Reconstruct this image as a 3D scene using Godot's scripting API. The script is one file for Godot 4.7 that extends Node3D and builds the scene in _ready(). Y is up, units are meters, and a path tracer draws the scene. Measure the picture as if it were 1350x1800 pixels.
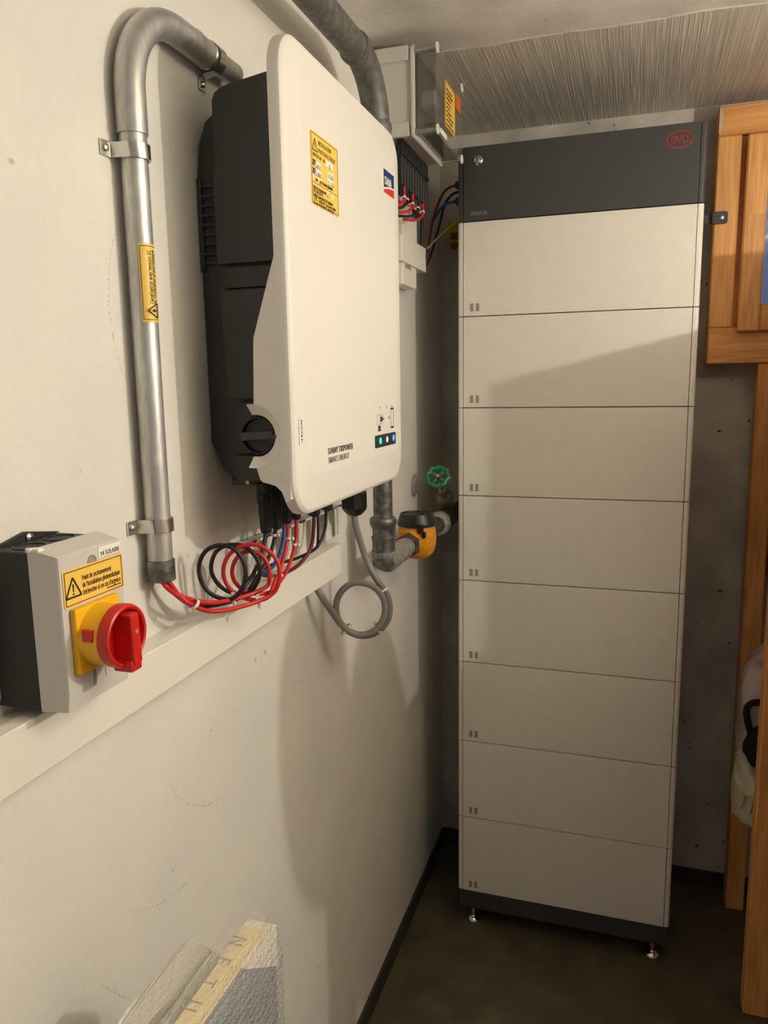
extends Node3D

# ------------------------------------------------------------------ mesh builder
class MB:
	var p := PackedVector3Array()
	var angle := 42.0
	func tri(a: Vector3, b: Vector3, c: Vector3) -> void:
		if (b - a).cross(c - a).length_squared() < 1e-18:
			return
		p.append(a); p.append(b); p.append(c)
	func quad(a: Vector3, b: Vector3, c: Vector3, d: Vector3) -> void:
		tri(a, b, c); tri(a, c, d)
	func fix(from: int) -> void:
		var o := Vector3.ZERO
		var n := p.size() - from
		if n <= 0: return
		for i in range(from, p.size()): o += p[i]
		o /= float(n)
		var v := 0.0
		for i in range(from, p.size(), 3):
			v += (p[i] - o).dot((p[i + 1] - o).cross(p[i + 2] - o))
		if v < 0.0:
			for i in range(from, p.size(), 3):
				var t := p[i + 1]
				p[i + 1] = p[i + 2]
				p[i + 2] = t
	func loft(rings: Array, cap0 := true, cap1 := true, closed := true) -> void:
		var from := p.size()
		var n: int = rings[0].size()
		for r in range(rings.size() - 1):
			var A: PackedVector3Array = rings[r]
			var B: PackedVector3Array = rings[r + 1]
			for i in range(n if closed else n - 1):
				var j := (i + 1) % n
				quad(A[i], A[j], B[j], B[i])
		if cap0: _cap(rings[0], true)
		if cap1: _cap(rings[rings.size() - 1], false)
		fix(from)
	func _cap(r: PackedVector3Array, rev: bool) -> void:
		var c := Vector3.ZERO
		for q in r: c += q
		c /= float(r.size())
		for i in r.size():
			var j := (i + 1) % r.size()
			if rev: tri(c, r[j], r[i])
			else: tri(c, r[i], r[j])
	# plain box with chamfered edges
	func box(c: Vector3, s: Vector3, bev := 0.002, b := Basis.IDENTITY) -> void:
		slab(Transform3D(b, c), s.x, s.y, s.z, bev, bev, 1)
	static func rrect(w: float, h: float, r: float, n: int) -> PackedVector2Array:
		var o := PackedVector2Array()
		r = minf(r, minf(w, h) * 0.499)
		r = maxf(r, 0.00005)
		var cs := [Vector2(w / 2 - r, h / 2 - r), Vector2(-w / 2 + r, h / 2 - r), Vector2(-w / 2 + r, -h / 2 + r), Vector2(w / 2 - r, -h / 2 + r)]
		for k in 4:
			for i in n + 1:
				var a := PI / 2 * (k + float(i) / n)
				o.append(cs[k] + Vector2(cos(a), sin(a)) * r)
		return o
	static func lift(T: Transform3D, o: PackedVector2Array, z: float) -> PackedVector3Array:
		var r := PackedVector3Array()
		for q in o: r.append(T * Vector3(q.x, q.y, z))
		return r
	# local x = w, y = h, z = d ; corner radius r, edge rounding bev
	func slab(T: Transform3D, w: float, h: float, d: float, r: float, bev := 0.0, steps := 2, n := 3, back_bev := true) -> void:
		var rings := []
		bev = minf(bev, d * 0.49)
		if bev <= 0.0:
			rings.append(lift(T, rrect(w, h, r, n), -d / 2)); rings.append(lift(T, rrect(w, h, r, n), d / 2))
		else:
			if back_bev:
				for i in steps + 1:
					var a := PI / 2 * float(i) / steps
					var ins := bev * (1.0 - sin(a))
					rings.append(lift(T, rrect(w - 2 * ins, h - 2 * ins, maxf(r - ins, 0.0), n), -d / 2 + bev * (1.0 - cos(a))))
			else:
				rings.append(lift(T, rrect(w, h, r, n), -d / 2))
			for i in steps + 1:
				var a := PI / 2 * float(i) / steps
				var ins := bev * (1.0 - cos(a))
				rings.append(lift(T, rrect(w - 2 * ins, h - 2 * ins, maxf(r - ins, 0.0), n), d / 2 - bev * (1.0 - sin(a))))
		loft(rings)
	# profile of (radius, height) turned about local y
	func lathe(T: Transform3D, prof: Array, n := 24, cap0 := true, cap1 := true) -> void:
		var rings := []
		for q in prof:
			var r := PackedVector3Array()
			for i in n:
				var a := TAU * i / n
				r.append(T * Vector3(cos(a) * q[0], q[1], sin(a) * q[0]))
			rings.append(r)
		loft(rings, cap0, cap1)
	func cyl(a: Vector3, b: Vector3, r: float, n := 16, bev := 0.0) -> void:
		var h := (b - a).length()
		var T := Transform3D(MB.along((b - a) / h), a)
		if bev > 0.0: lathe(T, [[r - bev, 0.0], [r, bev], [r, h - bev], [r - bev, h]], n)
		else: lathe(T, [[r, 0.0], [r, h]], n)
	static func along(y: Vector3) -> Basis:
		var t := Vector3(0, 0, 1) if absf(y.z) < 0.9 else Vector3(1, 0, 0)
		var x := y.cross(t).normalized()
		return Basis(x, y, x.cross(y).normalized())
	static func smooth_path(pts: Array, step: float) -> PackedVector3Array:
		var o := PackedVector3Array()
		for i in range(pts.size() - 1):
			var p0: Vector3 = pts[maxi(i - 1, 0)]
			var p1: Vector3 = pts[i]
			var p2: Vector3 = pts[i + 1]
			var p3: Vector3 = pts[mini(i + 2, pts.size() - 1)]
			var k := maxi(1, int(ceil(p1.distance_to(p2) / step)))
			for j in k:
				var t := float(j) / k
				o.append(0.5 * (2.0 * p1 + (p2 - p0) * t + (2.0 * p0 - 5.0 * p1 + 4.0 * p2 - p3) * t * t + (3.0 * p1 - p0 - 3.0 * p2 + p3) * t * t * t))
		o.append(pts[pts.size() - 1])
		return o
	func tube(pts: Array, r: float, n := 10, step := 0.006, caps := true) -> void:
		tube_raw(smooth_path(pts, step), r, n, caps)
	func tube_raw(c: PackedVector3Array, r: float, n := 10, caps := true) -> void:
		var rings := []
		var t := (c[1] - c[0]).normalized()
		var nx := MB.along(t).x
		for i in c.size():
			var t2 := ((c[mini(i + 1, c.size() - 1)] - c[maxi(i - 1, 0)])).normalized()
			nx = (nx - t2 * nx.dot(t2)).normalized()
			var ny := t2.cross(nx)
			var ring := PackedVector3Array()
			for k in n:
				var a := TAU * k / n
				ring.append(c[i] + (nx * cos(a) + ny * sin(a)) * r)
			rings.append(ring)
		loft(rings, caps, caps)
	# extruded outline in local xy, from z0 to z1
	func prism(T: Transform3D, poly: PackedVector2Array, z0: float, z1: float) -> void:
		var from := p.size()
		var idx := Geometry2D.triangulate_polygon(poly)
		var ccw := not Geometry2D.is_polygon_clockwise(poly)
		for i in range(0, idx.size(), 3):
			var a := poly[idx[i]]; var b := poly[idx[i + 1]]; var c := poly[idx[i + 2]]
			if (b - a).cross(c - a) < 0.0:
				var t := b; b = c; c = t
			tri(T * Vector3(a.x, a.y, z1), T * Vector3(b.x, b.y, z1), T * Vector3(c.x, c.y, z1))
			tri(T * Vector3(a.x, a.y, z0), T * Vector3(c.x, c.y, z0), T * Vector3(b.x, b.y, z0))
		for i in poly.size():
			var a := poly[i]; var b := poly[(i + 1) % poly.size()]
			if not ccw:
				var t := a; a = b; b = t
			quad(T * Vector3(a.x, a.y, z0), T * Vector3(b.x, b.y, z0), T * Vector3(b.x, b.y, z1), T * Vector3(a.x, a.y, z1))
		fix(from)
	func mesh() -> ArrayMesh:
		var nf := p.size() / 3
		var fn := PackedVector3Array(); fn.resize(nf)
		var at := {}
		for f in nf:
			var nrm := (p[f * 3 + 1] - p[f * 3]).cross(p[f * 3 + 2] - p[f * 3])
			fn[f] = nrm
			for k in 3:
				var key := Vector3i((p[f * 3 + k] * 20000.0).round())
				if at.has(key): at[key].append(f)
				else: at[key] = PackedInt32Array([f])
		var cs := cos(deg_to_rad(angle))
		var unit := PackedVector3Array(); unit.resize(nf)
		for f in nf: unit[f] = fn[f].normalized()
		var V := PackedVector3Array(); V.resize(p.size())
		var N := PackedVector3Array(); N.resize(p.size())
		for f in nf:
			for k in 3:
				var key := Vector3i((p[f * 3 + k] * 20000.0).round())
				var s := Vector3.ZERO
				for g in at[key]:
					if unit[g].dot(unit[f]) > cs: s += fn[g]
				var kk: int = [0, 2, 1][k]
				V[f * 3 + kk] = p[f * 3 + k]
				N[f * 3 + kk] = s.normalized() if s.length_squared() > 0.0 else unit[f]
		var arr := []
		arr.resize(Mesh.ARRAY_MAX)
		arr[Mesh.ARRAY_VERTEX] = V
		arr[Mesh.ARRAY_NORMAL] = N
		var m := ArrayMesh.new()
		m.add_surface_from_arrays(Mesh.PRIMITIVE_TRIANGLES, arr)
		return m

# ------------------------------------------------------------------ scene helpers
var M := {}
var taken := {}
var font: SystemFont
var font_bold: SystemFont
const FX := Basis(Vector3(0, 0, -1), Vector3(0, 1, 0), Vector3(1, 0, 0))   # a face that looks along +x, text reads towards -z

func numbered(called: String) -> String:
	if not taken.has(called):
		taken[called] = 0
		return called
	taken[called] += 1
	return "%s_%03d" % [called, taken[called]]

func thing(called: String, label: String, category: String, group := "") -> Node3D:
	var o := Node3D.new()
	o.name = numbered(called)
	add_child(o)
	tag(o, label, category, group)
	return o

func tag(o: Node, label: String, category: String, group := "") -> void:
	o.set_meta("label", label)
	o.set_meta("category", category)
	if group: o.set_meta("group", group)

func part(mb: MB, called: String, mat: Material, parent: Node, label := "") -> MeshInstance3D:
	var o := MeshInstance3D.new()
	o.mesh = mb.mesh()
	o.material_override = mat
	o.cast_shadow = GeometryInstance3D.SHADOW_CASTING_SETTING_ON
	if parent == self:
		o.name = numbered(called)
		add_child(o)
	else:
		o.name = called
		parent.add_child(o, true)
	if label: o.set_meta("label", label)
	return o

func inst(m: Mesh, called: String, mat: Material, parent: Node, at := Vector3.ZERO) -> MeshInstance3D:
	var o := MeshInstance3D.new()
	o.mesh = m
	o.material_override = mat
	o.name = called
	o.position = at
	parent.add_child(o, true)
	return o

func structure(mb: MB, called: String, mat: Material) -> MeshInstance3D:
	var o := part(mb, called, mat, self)
	o.set_meta("kind", "structure")
	return o

func one(mb: MB, called: String, mat: Material, label: String, category: String, group := "") -> MeshInstance3D:
	var o := part(mb, called, mat, self)
	tag(o, label, category, group)
	return o

func write(parent: Node, txt: String, h: float, at: Vector3, b: Basis, mat: Material, bold := false, squeeze := 1.0, called := "lettering", left := false, fit := 0.0) -> MeshInstance3D:
	var t := TextMesh.new()
	t.text = txt
	t.font = font_bold if bold else font
	t.font_size = 64
	t.pixel_size = h / (64.0 * 0.72)
	t.depth = 0.0004
	t.curve_step = 2.0
	t.horizontal_alignment = HORIZONTAL_ALIGNMENT_LEFT if left else HORIZONTAL_ALIGNMENT_CENTER
	if fit > 0.0: squeeze = fit / maxf(t.get_aabb().size.x, 0.0001)
	var o := MeshInstance3D.new()
	o.mesh = t
	o.material_override = mat
	o.name = called
	o.transform = Transform3D(b * Basis.from_scale(Vector3(squeeze, 1, 1)), at)
	parent.add_child(o, true)
	return o

func V(a) -> Vector3:
	return Vector3(a[0], a[1], a[2])

func vs(l: Array) -> Array:
	var o := []
	for a in l: o.append(V(a))
	return o

func mat(r: int, g: int, b: int, rough := 0.6, metal := 0.0) -> StandardMaterial3D:
	var m := StandardMaterial3D.new()
	m.albedo_color = Color8(r, g, b)
	m.roughness = rough
	m.metallic = metal
	return m

func tex_mat(img: Image, size: float, tint: Color, rough := 0.7, height: Image = null, depth := 0.0, off := Vector3.ZERO) -> StandardMaterial3D:
	var m := StandardMaterial3D.new()
	m.albedo_color = tint
	m.roughness = rough
	if img: m.albedo_texture = ImageTexture.create_from_image(img)
	m.uv1_triplanar = true
	m.uv1_world_triplanar = true
	m.uv1_scale = Vector3.ONE / size
	m.uv1_offset = off
	if height:
		m.heightmap_enabled = true
		m.heightmap_texture = ImageTexture.create_from_image(height)
		m.heightmap_scale = depth
	return m

func noise(sd: int, freq: float, oct := 3) -> FastNoiseLite:
	var n := FastNoiseLite.new()
	n.seed = sd
	n.noise_type = FastNoiseLite.TYPE_SIMPLEX_SMOOTH
	n.frequency = freq
	n.fractal_type = FastNoiseLite.FRACTAL_FBM
	n.fractal_octaves = oct
	return n

# grey image: value = base + coarse noise + fine noise, then specks
func img_noise(w: int, sd: int, base: float, coarse: float, cf: float, fine: float, ff: float, tint := Vector3.ZERO) -> Image:
	var im := Image.create(w, w, false, Image.FORMAT_RGB8)
	var a := noise(sd, cf / w, 3).get_seamless_image(w, w, false, false, 0.2, true)
	var b := noise(sd + 7, ff / w, 2).get_seamless_image(w, w, false, false, 0.2, true)
	for y in w:
		for x in w:
			var c := (a.get_pixel(x, y).r - 0.5) * 1.5
			var v := base + coarse * c + fine * (b.get_pixel(x, y).r - 0.5) * 1.5
			im.set_pixel(x, y, Color(clampf(v + tint.x * c, 0, 1), clampf(v + tint.y * c, 0, 1), clampf(v + tint.z * c, 0, 1)))
	return im

func specks(im: Image, sd: int, count: int, rmin: float, rmax: float, dark: float) -> void:
	var rng := RandomNumberGenerator.new()
	rng.seed = sd
	var w := im.get_width()
	for k in count:
		var cx := rng.randf() * w
		var cy := rng.randf() * w
		var r := lerpf(rmin, rmax, pow(rng.randf(), 3.0))
		var ex := rng.randf_range(0.6, 1.6)
		var dk := dark * rng.randf_range(0.4, 1.0)
		for y in range(int(cy - r - 1), int(cy + r + 2)):
			for x in range(int(cx - r * ex - 1), int(cx + r * ex + 2)):
				var d := Vector2((x - cx) / (r * ex), (y - cy) / r).length()
				if d < 1.0:
					var q := im.get_pixel(posmod(x, w), posmod(y, w))
					im.set_pixel(posmod(x, w), posmod(y, w), q.darkened(dk * (1.0 - d * d)))

func scratches(im: Image, sd: int, count: int, dark: float) -> void:
	var rng := RandomNumberGenerator.new()
	rng.seed = sd
	var w := im.get_width()
	for k in count:
		var c := Vector2(rng.randf() * w, rng.randf() * w)
		var a := rng.randf() * TAU
		var turn := rng.randf_range(-0.012, 0.012)
		var n := rng.randi_range(12, 130)
		for i in n:
			a += turn
			c += Vector2(cos(a), sin(a))
			if rng.randf() < 0.55:
				var x := posmod(int(c.x), w)
				var y := posmod(int(c.y), w)
				im.set_pixel(x, y, im.get_pixel(x, y).darkened(dark * rng.randf()))

# streaks along v (or along u); across = streaks over the image, length = variation along them, ridge sharpens them
func img_streak(w: int, h: int, sd: int, along_v: bool, base: float, amp: float, across: float, length: float, warm := 0.0, ridge := 0.0) -> Image:
	var n := w if along_v else h
	var m := 64
	var a := noise(sd, across / n, 2).get_seamless_image(n, m, false, false, 0.2, true)
	var b := noise(sd + 3, across * 0.23 / n, 2).get_seamless_image(n, m, false, false, 0.2, true)
	var k := maxi(4, int(length * 4.0))
	a.resize(n, mini(k, m)); b.resize(n, mini(k, m))
	a.resize(n, h if along_v else w, Image.INTERPOLATE_CUBIC); b.resize(n, h if along_v else w, Image.INTERPOLATE_CUBIC)
	var im := Image.create(w, h, false, Image.FORMAT_RGB8)
	for y in h:
		for x in w:
			var p := Vector2i(x, y) if along_v else Vector2i(y, x)
			var s1 := a.get_pixelv(p).r
			var s := (s1 - 0.5) * 1.1 + (b.get_pixelv(p).r - 0.5) * 0.9
			if ridge > 0.0: s = lerpf(s, pow(clampf(s1 * 1.15, 0, 1), 4.0) * 1.6 - 0.4 + (b.get_pixelv(p).r - 0.5) * 0.6, ridge)
			var q := base + amp * s
			im.set_pixel(x, y, Color(clampf(q, 0, 1), clampf(q - warm * (0.5 - s) * 0.5, 0, 1), clampf(q - warm * (0.5 - s), 0, 1)))
	return im

func bump_bubbles(w: int, nb: int) -> Image:
	var im := Image.create(w, w, false, Image.FORMAT_RGB8)
	var wr := noise(91, 6.0 / w, 3)
	var fn := noise(92, 26.0 / w, 2)
	var pitch := float(w) / nb
	for y in w:
		for x in w:
			var row := int(y / pitch)
			var ox := pitch * 0.5 * (row % 2)
			var dx := fposmod(x + ox, pitch) - pitch / 2
			var dy := fposmod(float(y), pitch) - pitch / 2
			var d := Vector2(dx, dy).length() / (pitch * 0.46)
			var v := 0.3 + 0.35 * wr.get_noise_2d(x, y) + 0.25 * fn.get_noise_2d(x, y)
			if d < 1.0: v += 0.25 * sqrt(1.0 - d * d)
			im.set_pixel(x, y, Color(v, v, v))
	return im

func materials() -> void:
	font = SystemFont.new(); font.font_names = PackedStringArray(["Droid Sans"])
	font_bold = SystemFont.new(); font_bold.font_names = PackedStringArray(["Droid Sans"]); font_bold.font_weight = 700
	var wl := img_noise(1024, 11, 0.955, 0.035, 5.0, 0.012, 120.0, Vector3(0, -0.004, -0.012))
	specks(wl, 5, 90, 0.8, 3.2, 0.35)
	scratches(wl, 6, 26, 0.3)
	M.wall = tex_mat(wl, 1.7, Color8(241, 237, 228), 0.42, img_noise(512, 21, 0.5, 0.15, 9.0, 0.18, 90.0), 0.06)
	var wb := img_noise(1024, 12, 0.88, 0.14, 6.0, 0.05, 150.0, Vector3(0, -0.004, -0.015))
	specks(wb, 15, 260, 1.0, 5.5, 0.85)
	scratches(wb, 16, 20, 0.4)
	M.concrete_wall = tex_mat(wb, 1.3, Color8(230, 222, 207), 0.85, img_noise(512, 31, 0.5, 0.2, 12.0, 0.2, 120.0), 0.12)
	var cl := img_noise(512, 13, 0.95, 0.12, 5.0, 0.05, 90.0)
	specks(cl, 17, 26, 0.8, 2.6, 0.6)
	M.ceiling = tex_mat(cl, 1.1, Color8(236, 230, 220), 0.62, img_noise(256, 33, 0.5, 0.2, 8.0, 0.1, 60.0), 0.1)
	M.board_marked = tex_mat(img_streak(2048, 512, 41, true, 0.93, 0.2, 300.0, 3.0, 0.0, 0.8), 1.4, Color8(232, 223, 209), 0.55, img_streak(2048, 512, 41, true, 0.4, 0.5, 300.0, 3.0, 0.0, 0.8), 0.16)
	var fl := img_noise(512, 14, 0.85, 0.16, 6.0, 0.06, 100.0)
	M.floor = tex_mat(fl, 0.9, Color8(106, 99, 78), 0.55, img_noise(256, 35, 0.5, 0.2, 14.0, 0.12, 80.0), 0.06)
	M.skirting = tex_mat(fl, 0.9, Color8(66, 62, 52), 0.6)
	M.pine_v = tex_mat(img_streak(512, 512, 51, true, 0.93, 0.13, 46.0, 2.4, 0.12), 0.5, Color8(240, 178, 104), 0.5)
	M.pine_h = tex_mat(img_streak(512, 512, 52, false, 0.93, 0.13, 46.0, 2.4, 0.12), 0.5, Color8(238, 174, 100), 0.5)
	M.cover_white = tex_mat(null, 1.0, Color8(229, 225, 216), 0.42, img_noise(256, 61, 0.5, 0.0, 4.0, 0.4, 120.0), 0.01)
	M.cover_white.uv1_scale = Vector3.ONE / 0.2
	M.module_white = tex_mat(img_noise(256, 62, 0.97, 0.015, 5.0, 0.02, 110.0), 0.3, Color8(234, 229, 216), 0.5)
	M.charcoal = tex_mat(img_noise(256, 63, 0.95, 0.03, 5.0, 0.06, 120.0), 0.2, Color8(66, 67, 65), 0.48)
	M.body_dark = tex_mat(img_noise(256, 64, 0.95, 0.03, 5.0, 0.07, 120.0), 0.2, Color8(62, 62, 60), 0.55)
	M.black = mat(22, 22, 23, 0.42)
	M.black_soft = mat(26, 26, 27, 0.6)
	M.black_print = mat(18, 16, 15, 0.7)
	M.galv = tex_mat(img_streak(256, 256, 71, true, 0.9, 0.16, 30.0, 4.0), 0.2, Color8(216, 216, 212), 0.43, img_noise(128, 72, 0.5, 0.2, 6.0, 0.2, 30.0), 0.02)
	M.galv.metallic = 0.75
	M.galv_dull = tex_mat(img_noise(256, 73, 0.8, 0.35, 7.0, 0.12, 40.0), 0.15, Color8(150, 149, 144), 0.48)
	M.galv_dull.metallic = 0.85
	M.zinc = mat(214, 216, 210, 0.26, 1.0)
	M.old_pipe = tex_mat(img_noise(256, 74, 0.85, 0.26, 7.0, 0.12, 40.0), 0.16, Color8(138, 136, 130), 0.55, img_noise(128, 75, 0.5, 0.2, 8.0, 0.2, 40.0), 0.02)
	M.old_pipe.metallic = 0.45
	M.pale_pipe = tex_mat(img_noise(256, 76, 0.82, 0.3, 8.0, 0.14, 50.0), 0.1, Color8(178, 174, 164), 0.6, img_noise(128, 77, 0.5, 0.3, 8.0, 0.2, 40.0), 0.05)
	M.pale_pipe.metallic = 0.3
	M.rust_pipe = tex_mat(img_noise(256, 78, 0.7, 0.4, 8.0, 0.2, 40.0), 0.1, Color8(96, 84, 70), 0.7)
	M.old_brass = tex_mat(img_noise(128, 86, 0.85, 0.3, 7.0, 0.15, 40.0), 0.08, Color8(172, 158, 124), 0.5)
	M.old_brass.metallic = 0.5
	M.chrome = mat(225, 224, 220, 0.16, 1.0)
	M.brass = mat(200, 178, 120, 0.3, 1.0)
	M.yellow_label = mat(244, 203, 92, 0.45)
	M.yellow = mat(248, 190, 20, 0.4)
	M.yellow_meter = tex_mat(img_noise(256, 79, 0.9, 0.22, 6.0, 0.05, 50.0), 0.08, Color8(240, 160, 32), 0.4)
	M.red = mat(206, 32, 24, 0.38)
	M.red_cable = mat(206, 38, 36, 0.45)
	M.dark_red_cable = mat(104, 26, 26, 0.5)
	M.blue_cable = mat(24, 92, 170, 0.45)
	M.black_cable = mat(28, 27, 26, 0.5)
	M.grey_cable = mat(132, 130, 124, 0.5)
	M.green_cable = mat(176, 176, 40, 0.5)
	M.tie = mat(232, 228, 216, 0.45)
	M.trunk = mat(236, 231, 220, 0.4)
	M.enclosure = mat(204, 200, 192, 0.5)
	M.switch_grey = mat(206, 202, 194, 0.5)
	M.print_grey = mat(150, 146, 138, 0.6)
	M.dark_grey_print = mat(62, 60, 56, 0.6)
	M.white_print = mat(240, 238, 230, 0.5)
	M.navy = mat(26, 44, 108, 0.5)
	M.logo_red = mat(214, 44, 36, 0.5)
	M.badge_red = mat(206, 42, 48, 0.45)
	M.green_wheel = tex_mat(img_noise(128, 80, 0.88, 0.25, 7.0, 0.1, 30.0), 0.06, Color8(40, 142, 96), 0.38)
	M.orange = mat(226, 112, 28, 0.5)
	M.ochre = mat(206, 160, 20, 0.55)
	M.socket_dark = mat(112, 84, 18, 0.6)
	M.cloth_white = tex_mat(img_noise(256, 81, 0.93, 0.06, 6.0, 0.06, 110.0), 0.15, Color8(222, 214, 204), 0.9)
	M.cloth_pink = tex_mat(img_noise(256, 82, 0.93, 0.06, 6.0, 0.06, 110.0), 0.15, Color8(212, 190, 184), 0.9)
	M.cloth_cream = tex_mat(img_noise(256, 83, 0.93, 0.06, 6.0, 0.06, 110.0), 0.15, Color8(216, 206, 178), 0.9)
	M.cloth_black = mat(14, 14, 15, 0.9)
	M.cardboard = tex_mat(img_streak(256, 256, 84, true, 0.92, 0.08, 60.0, 3.0), 0.3, Color8(178, 136, 90), 0.8)
	M.foam_cream = mat(236, 214, 150, 0.8)
	M.foam_blue = tex_mat(img_noise(128, 85, 0.93, 0.06, 6.0, 0.06, 60.0), 0.2, Color8(128, 138, 152), 0.75)
	M.foam_white = mat(232, 228, 212, 0.8)
	M.pencil = mat(140, 124, 92, 0.8)
	var w := StandardMaterial3D.new()
	w.albedo_color = Color(0.95, 0.94, 0.9, 0.28)
	w.transparency = BaseMaterial3D.TRANSPARENCY_ALPHA
	w.roughness = 0.1
	w.uv1_triplanar = true
	w.uv1_world_triplanar = true
	w.uv1_scale = Vector3.ONE / 0.09
	w.heightmap_enabled = true
	w.heightmap_texture = ImageTexture.create_from_image(bump_bubbles(256, 10))
	w.heightmap_scale = 0.36
	M.wrap = w
	M.wrap_thick = w.duplicate()
	M.wrap_thick.albedo_color = Color(0.94, 0.93, 0.88, 0.6)
	var g := StandardMaterial3D.new()
	g.albedo_color = Color(0.62, 0.6, 0.56, 0.2)
	g.transparency = BaseMaterial3D.TRANSPARENCY_ALPHA
	g.roughness = 0.06
	M.clear = g
	var wg := StandardMaterial3D.new()
	wg.albedo_color = Color(0.8, 0.88, 0.95, 0.12)
	wg.transparency = BaseMaterial3D.TRANSPARENCY_ALPHA
	wg.roughness = 0.03
	M.pane = wg

func glow(c: Color, e: float) -> StandardMaterial3D:
	var m := StandardMaterial3D.new()
	m.albedo_color = c
	m.emission_enabled = true
	m.emission = c
	m.emission_energy_multiplier = e
	return m

# ------------------------------------------------------------------ ready
func _ready() -> void:
	var cam := Camera3D.new()
	cam.name = "camera"
	add_child(cam)
	cam.transform = Transform3D(Basis(Vector3(0.95082, -0.01627, -0.30931), Vector3(-0.03522, 0.98647, -0.16013), Vector3(0.30773, 0.16315, 0.93738)).orthonormalized(), Vector3(0.5929, 1.5794, 2.4054))
	cam.fov = rad_to_deg(2.0 * atan(900.0 / 1352.0))
	cam.near = 0.02
	cam.current = true
	var env := Environment.new()
	env.background_mode = Environment.BG_COLOR
	env.background_color = Color(0.20, 0.28, 0.42)
	env.tonemap_mode = Environment.TONE_MAPPER_LINEAR
	env.tonemap_exposure = 1.46
	env.sdfgi_enabled = true
	env.ssao_enabled = true
	env.ssil_enabled = true
	var we := WorldEnvironment.new()
	we.name = "world"
	we.environment = env
	add_child(we)
	materials()
	unseen_main_lamp(Vector3(1.5, 1.88, 1.37), 0.44)
	added_fill_lamp(Vector3(1.40, 2.31, 1.78), 0.36)
	room()
	window()
	batteries()
	inverter()
	conduit()
	switch_box()
	trunking()
	electric_box()
	pipes()
	cables()
	shelf()
	parcels()

func unseen_main_lamp(at: Vector3, energy: float) -> void:  # main lamp, out of view; placed to cast the shadows on wall and tower
	var t := thing("unseen_main_lamp", "unseen opal globe lamp on the right wall, placed to light the left wall", "lamp")
	t.position = at
	var b := MB.new()
	b.lathe(Transform3D(MB.along(Vector3(1, 0, 0)), Vector3(0.09, 0, 0)), [[0.055, 0.0], [0.06, 0.004], [0.06, 0.03]], 24)
	b.cyl(Vector3(0.035, 0, 0), Vector3(0.095, 0, 0), 0.03, 20)
	part(b, "lamp_base", M.white_print, t)
	var g := MB.new()
	var prof := []
	for i in 13: prof.append([maxf(sin(PI * i / 12.0), 0.01) * 0.045, -cos(PI * i / 12.0) * 0.045])
	g.lathe(Transform3D(), prof, 24)
	part(g, "lamp_globe", glow(Color(1.0, 0.93, 0.82), 4.0), t)
	var l := OmniLight3D.new()
	l.name = "lamp_light"
	l.light_color = Color(1.0, 0.985, 0.94)
	l.light_energy = energy
	l.light_size = 0.01
	l.omni_range = 8.0
	l.omni_attenuation = 2.0
	l.shadow_enabled = true
	t.add_child(l)

func added_fill_lamp(at: Vector3, energy: float) -> void:  # added fill lamp, lifts the shaded wall and lower battery modules
	var t := thing("added_fill_lamp", "added round fill lamp on the ceiling, out of view, softening the shadows", "lamp")
	t.position = at
	var b := MB.new()
	b.lathe(Transform3D(Basis.IDENTITY, Vector3(0, -0.03, 0)), [[0.28, 0.0], [0.285, 0.004], [0.285, 0.0295], [0.28, 0.03]], 32)
	part(b, "lamp_base", M.white_print, t)
	b = MB.new()
	b.lathe(Transform3D(Basis(Vector3(1, 0, 0), Vector3(0, -1, 0), Vector3(0, 0, -1)), Vector3(0, -0.03, 0)), [[0.27, 0.0], [0.26, 0.012], [0.18, 0.02], [0.02, 0.024]], 32)
	part(b, "fill_lamp_diffuser", glow(Color(1.0, 0.9, 0.75), 2.0), t)
	var l := AreaLight3D.new()
	l.name = "lamp_light"
	l.area_size = Vector2(0.5, 0.5)
	l.light_color = Color(1.0, 0.96, 0.89)
	l.light_energy = energy
	l.area_range = 8.0
	l.area_attenuation = 2.0
	l.shadow_enabled = true
	l.position = Vector3(0, -0.06, 0)
	l.rotation.x = -PI / 2
	t.add_child(l)

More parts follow.
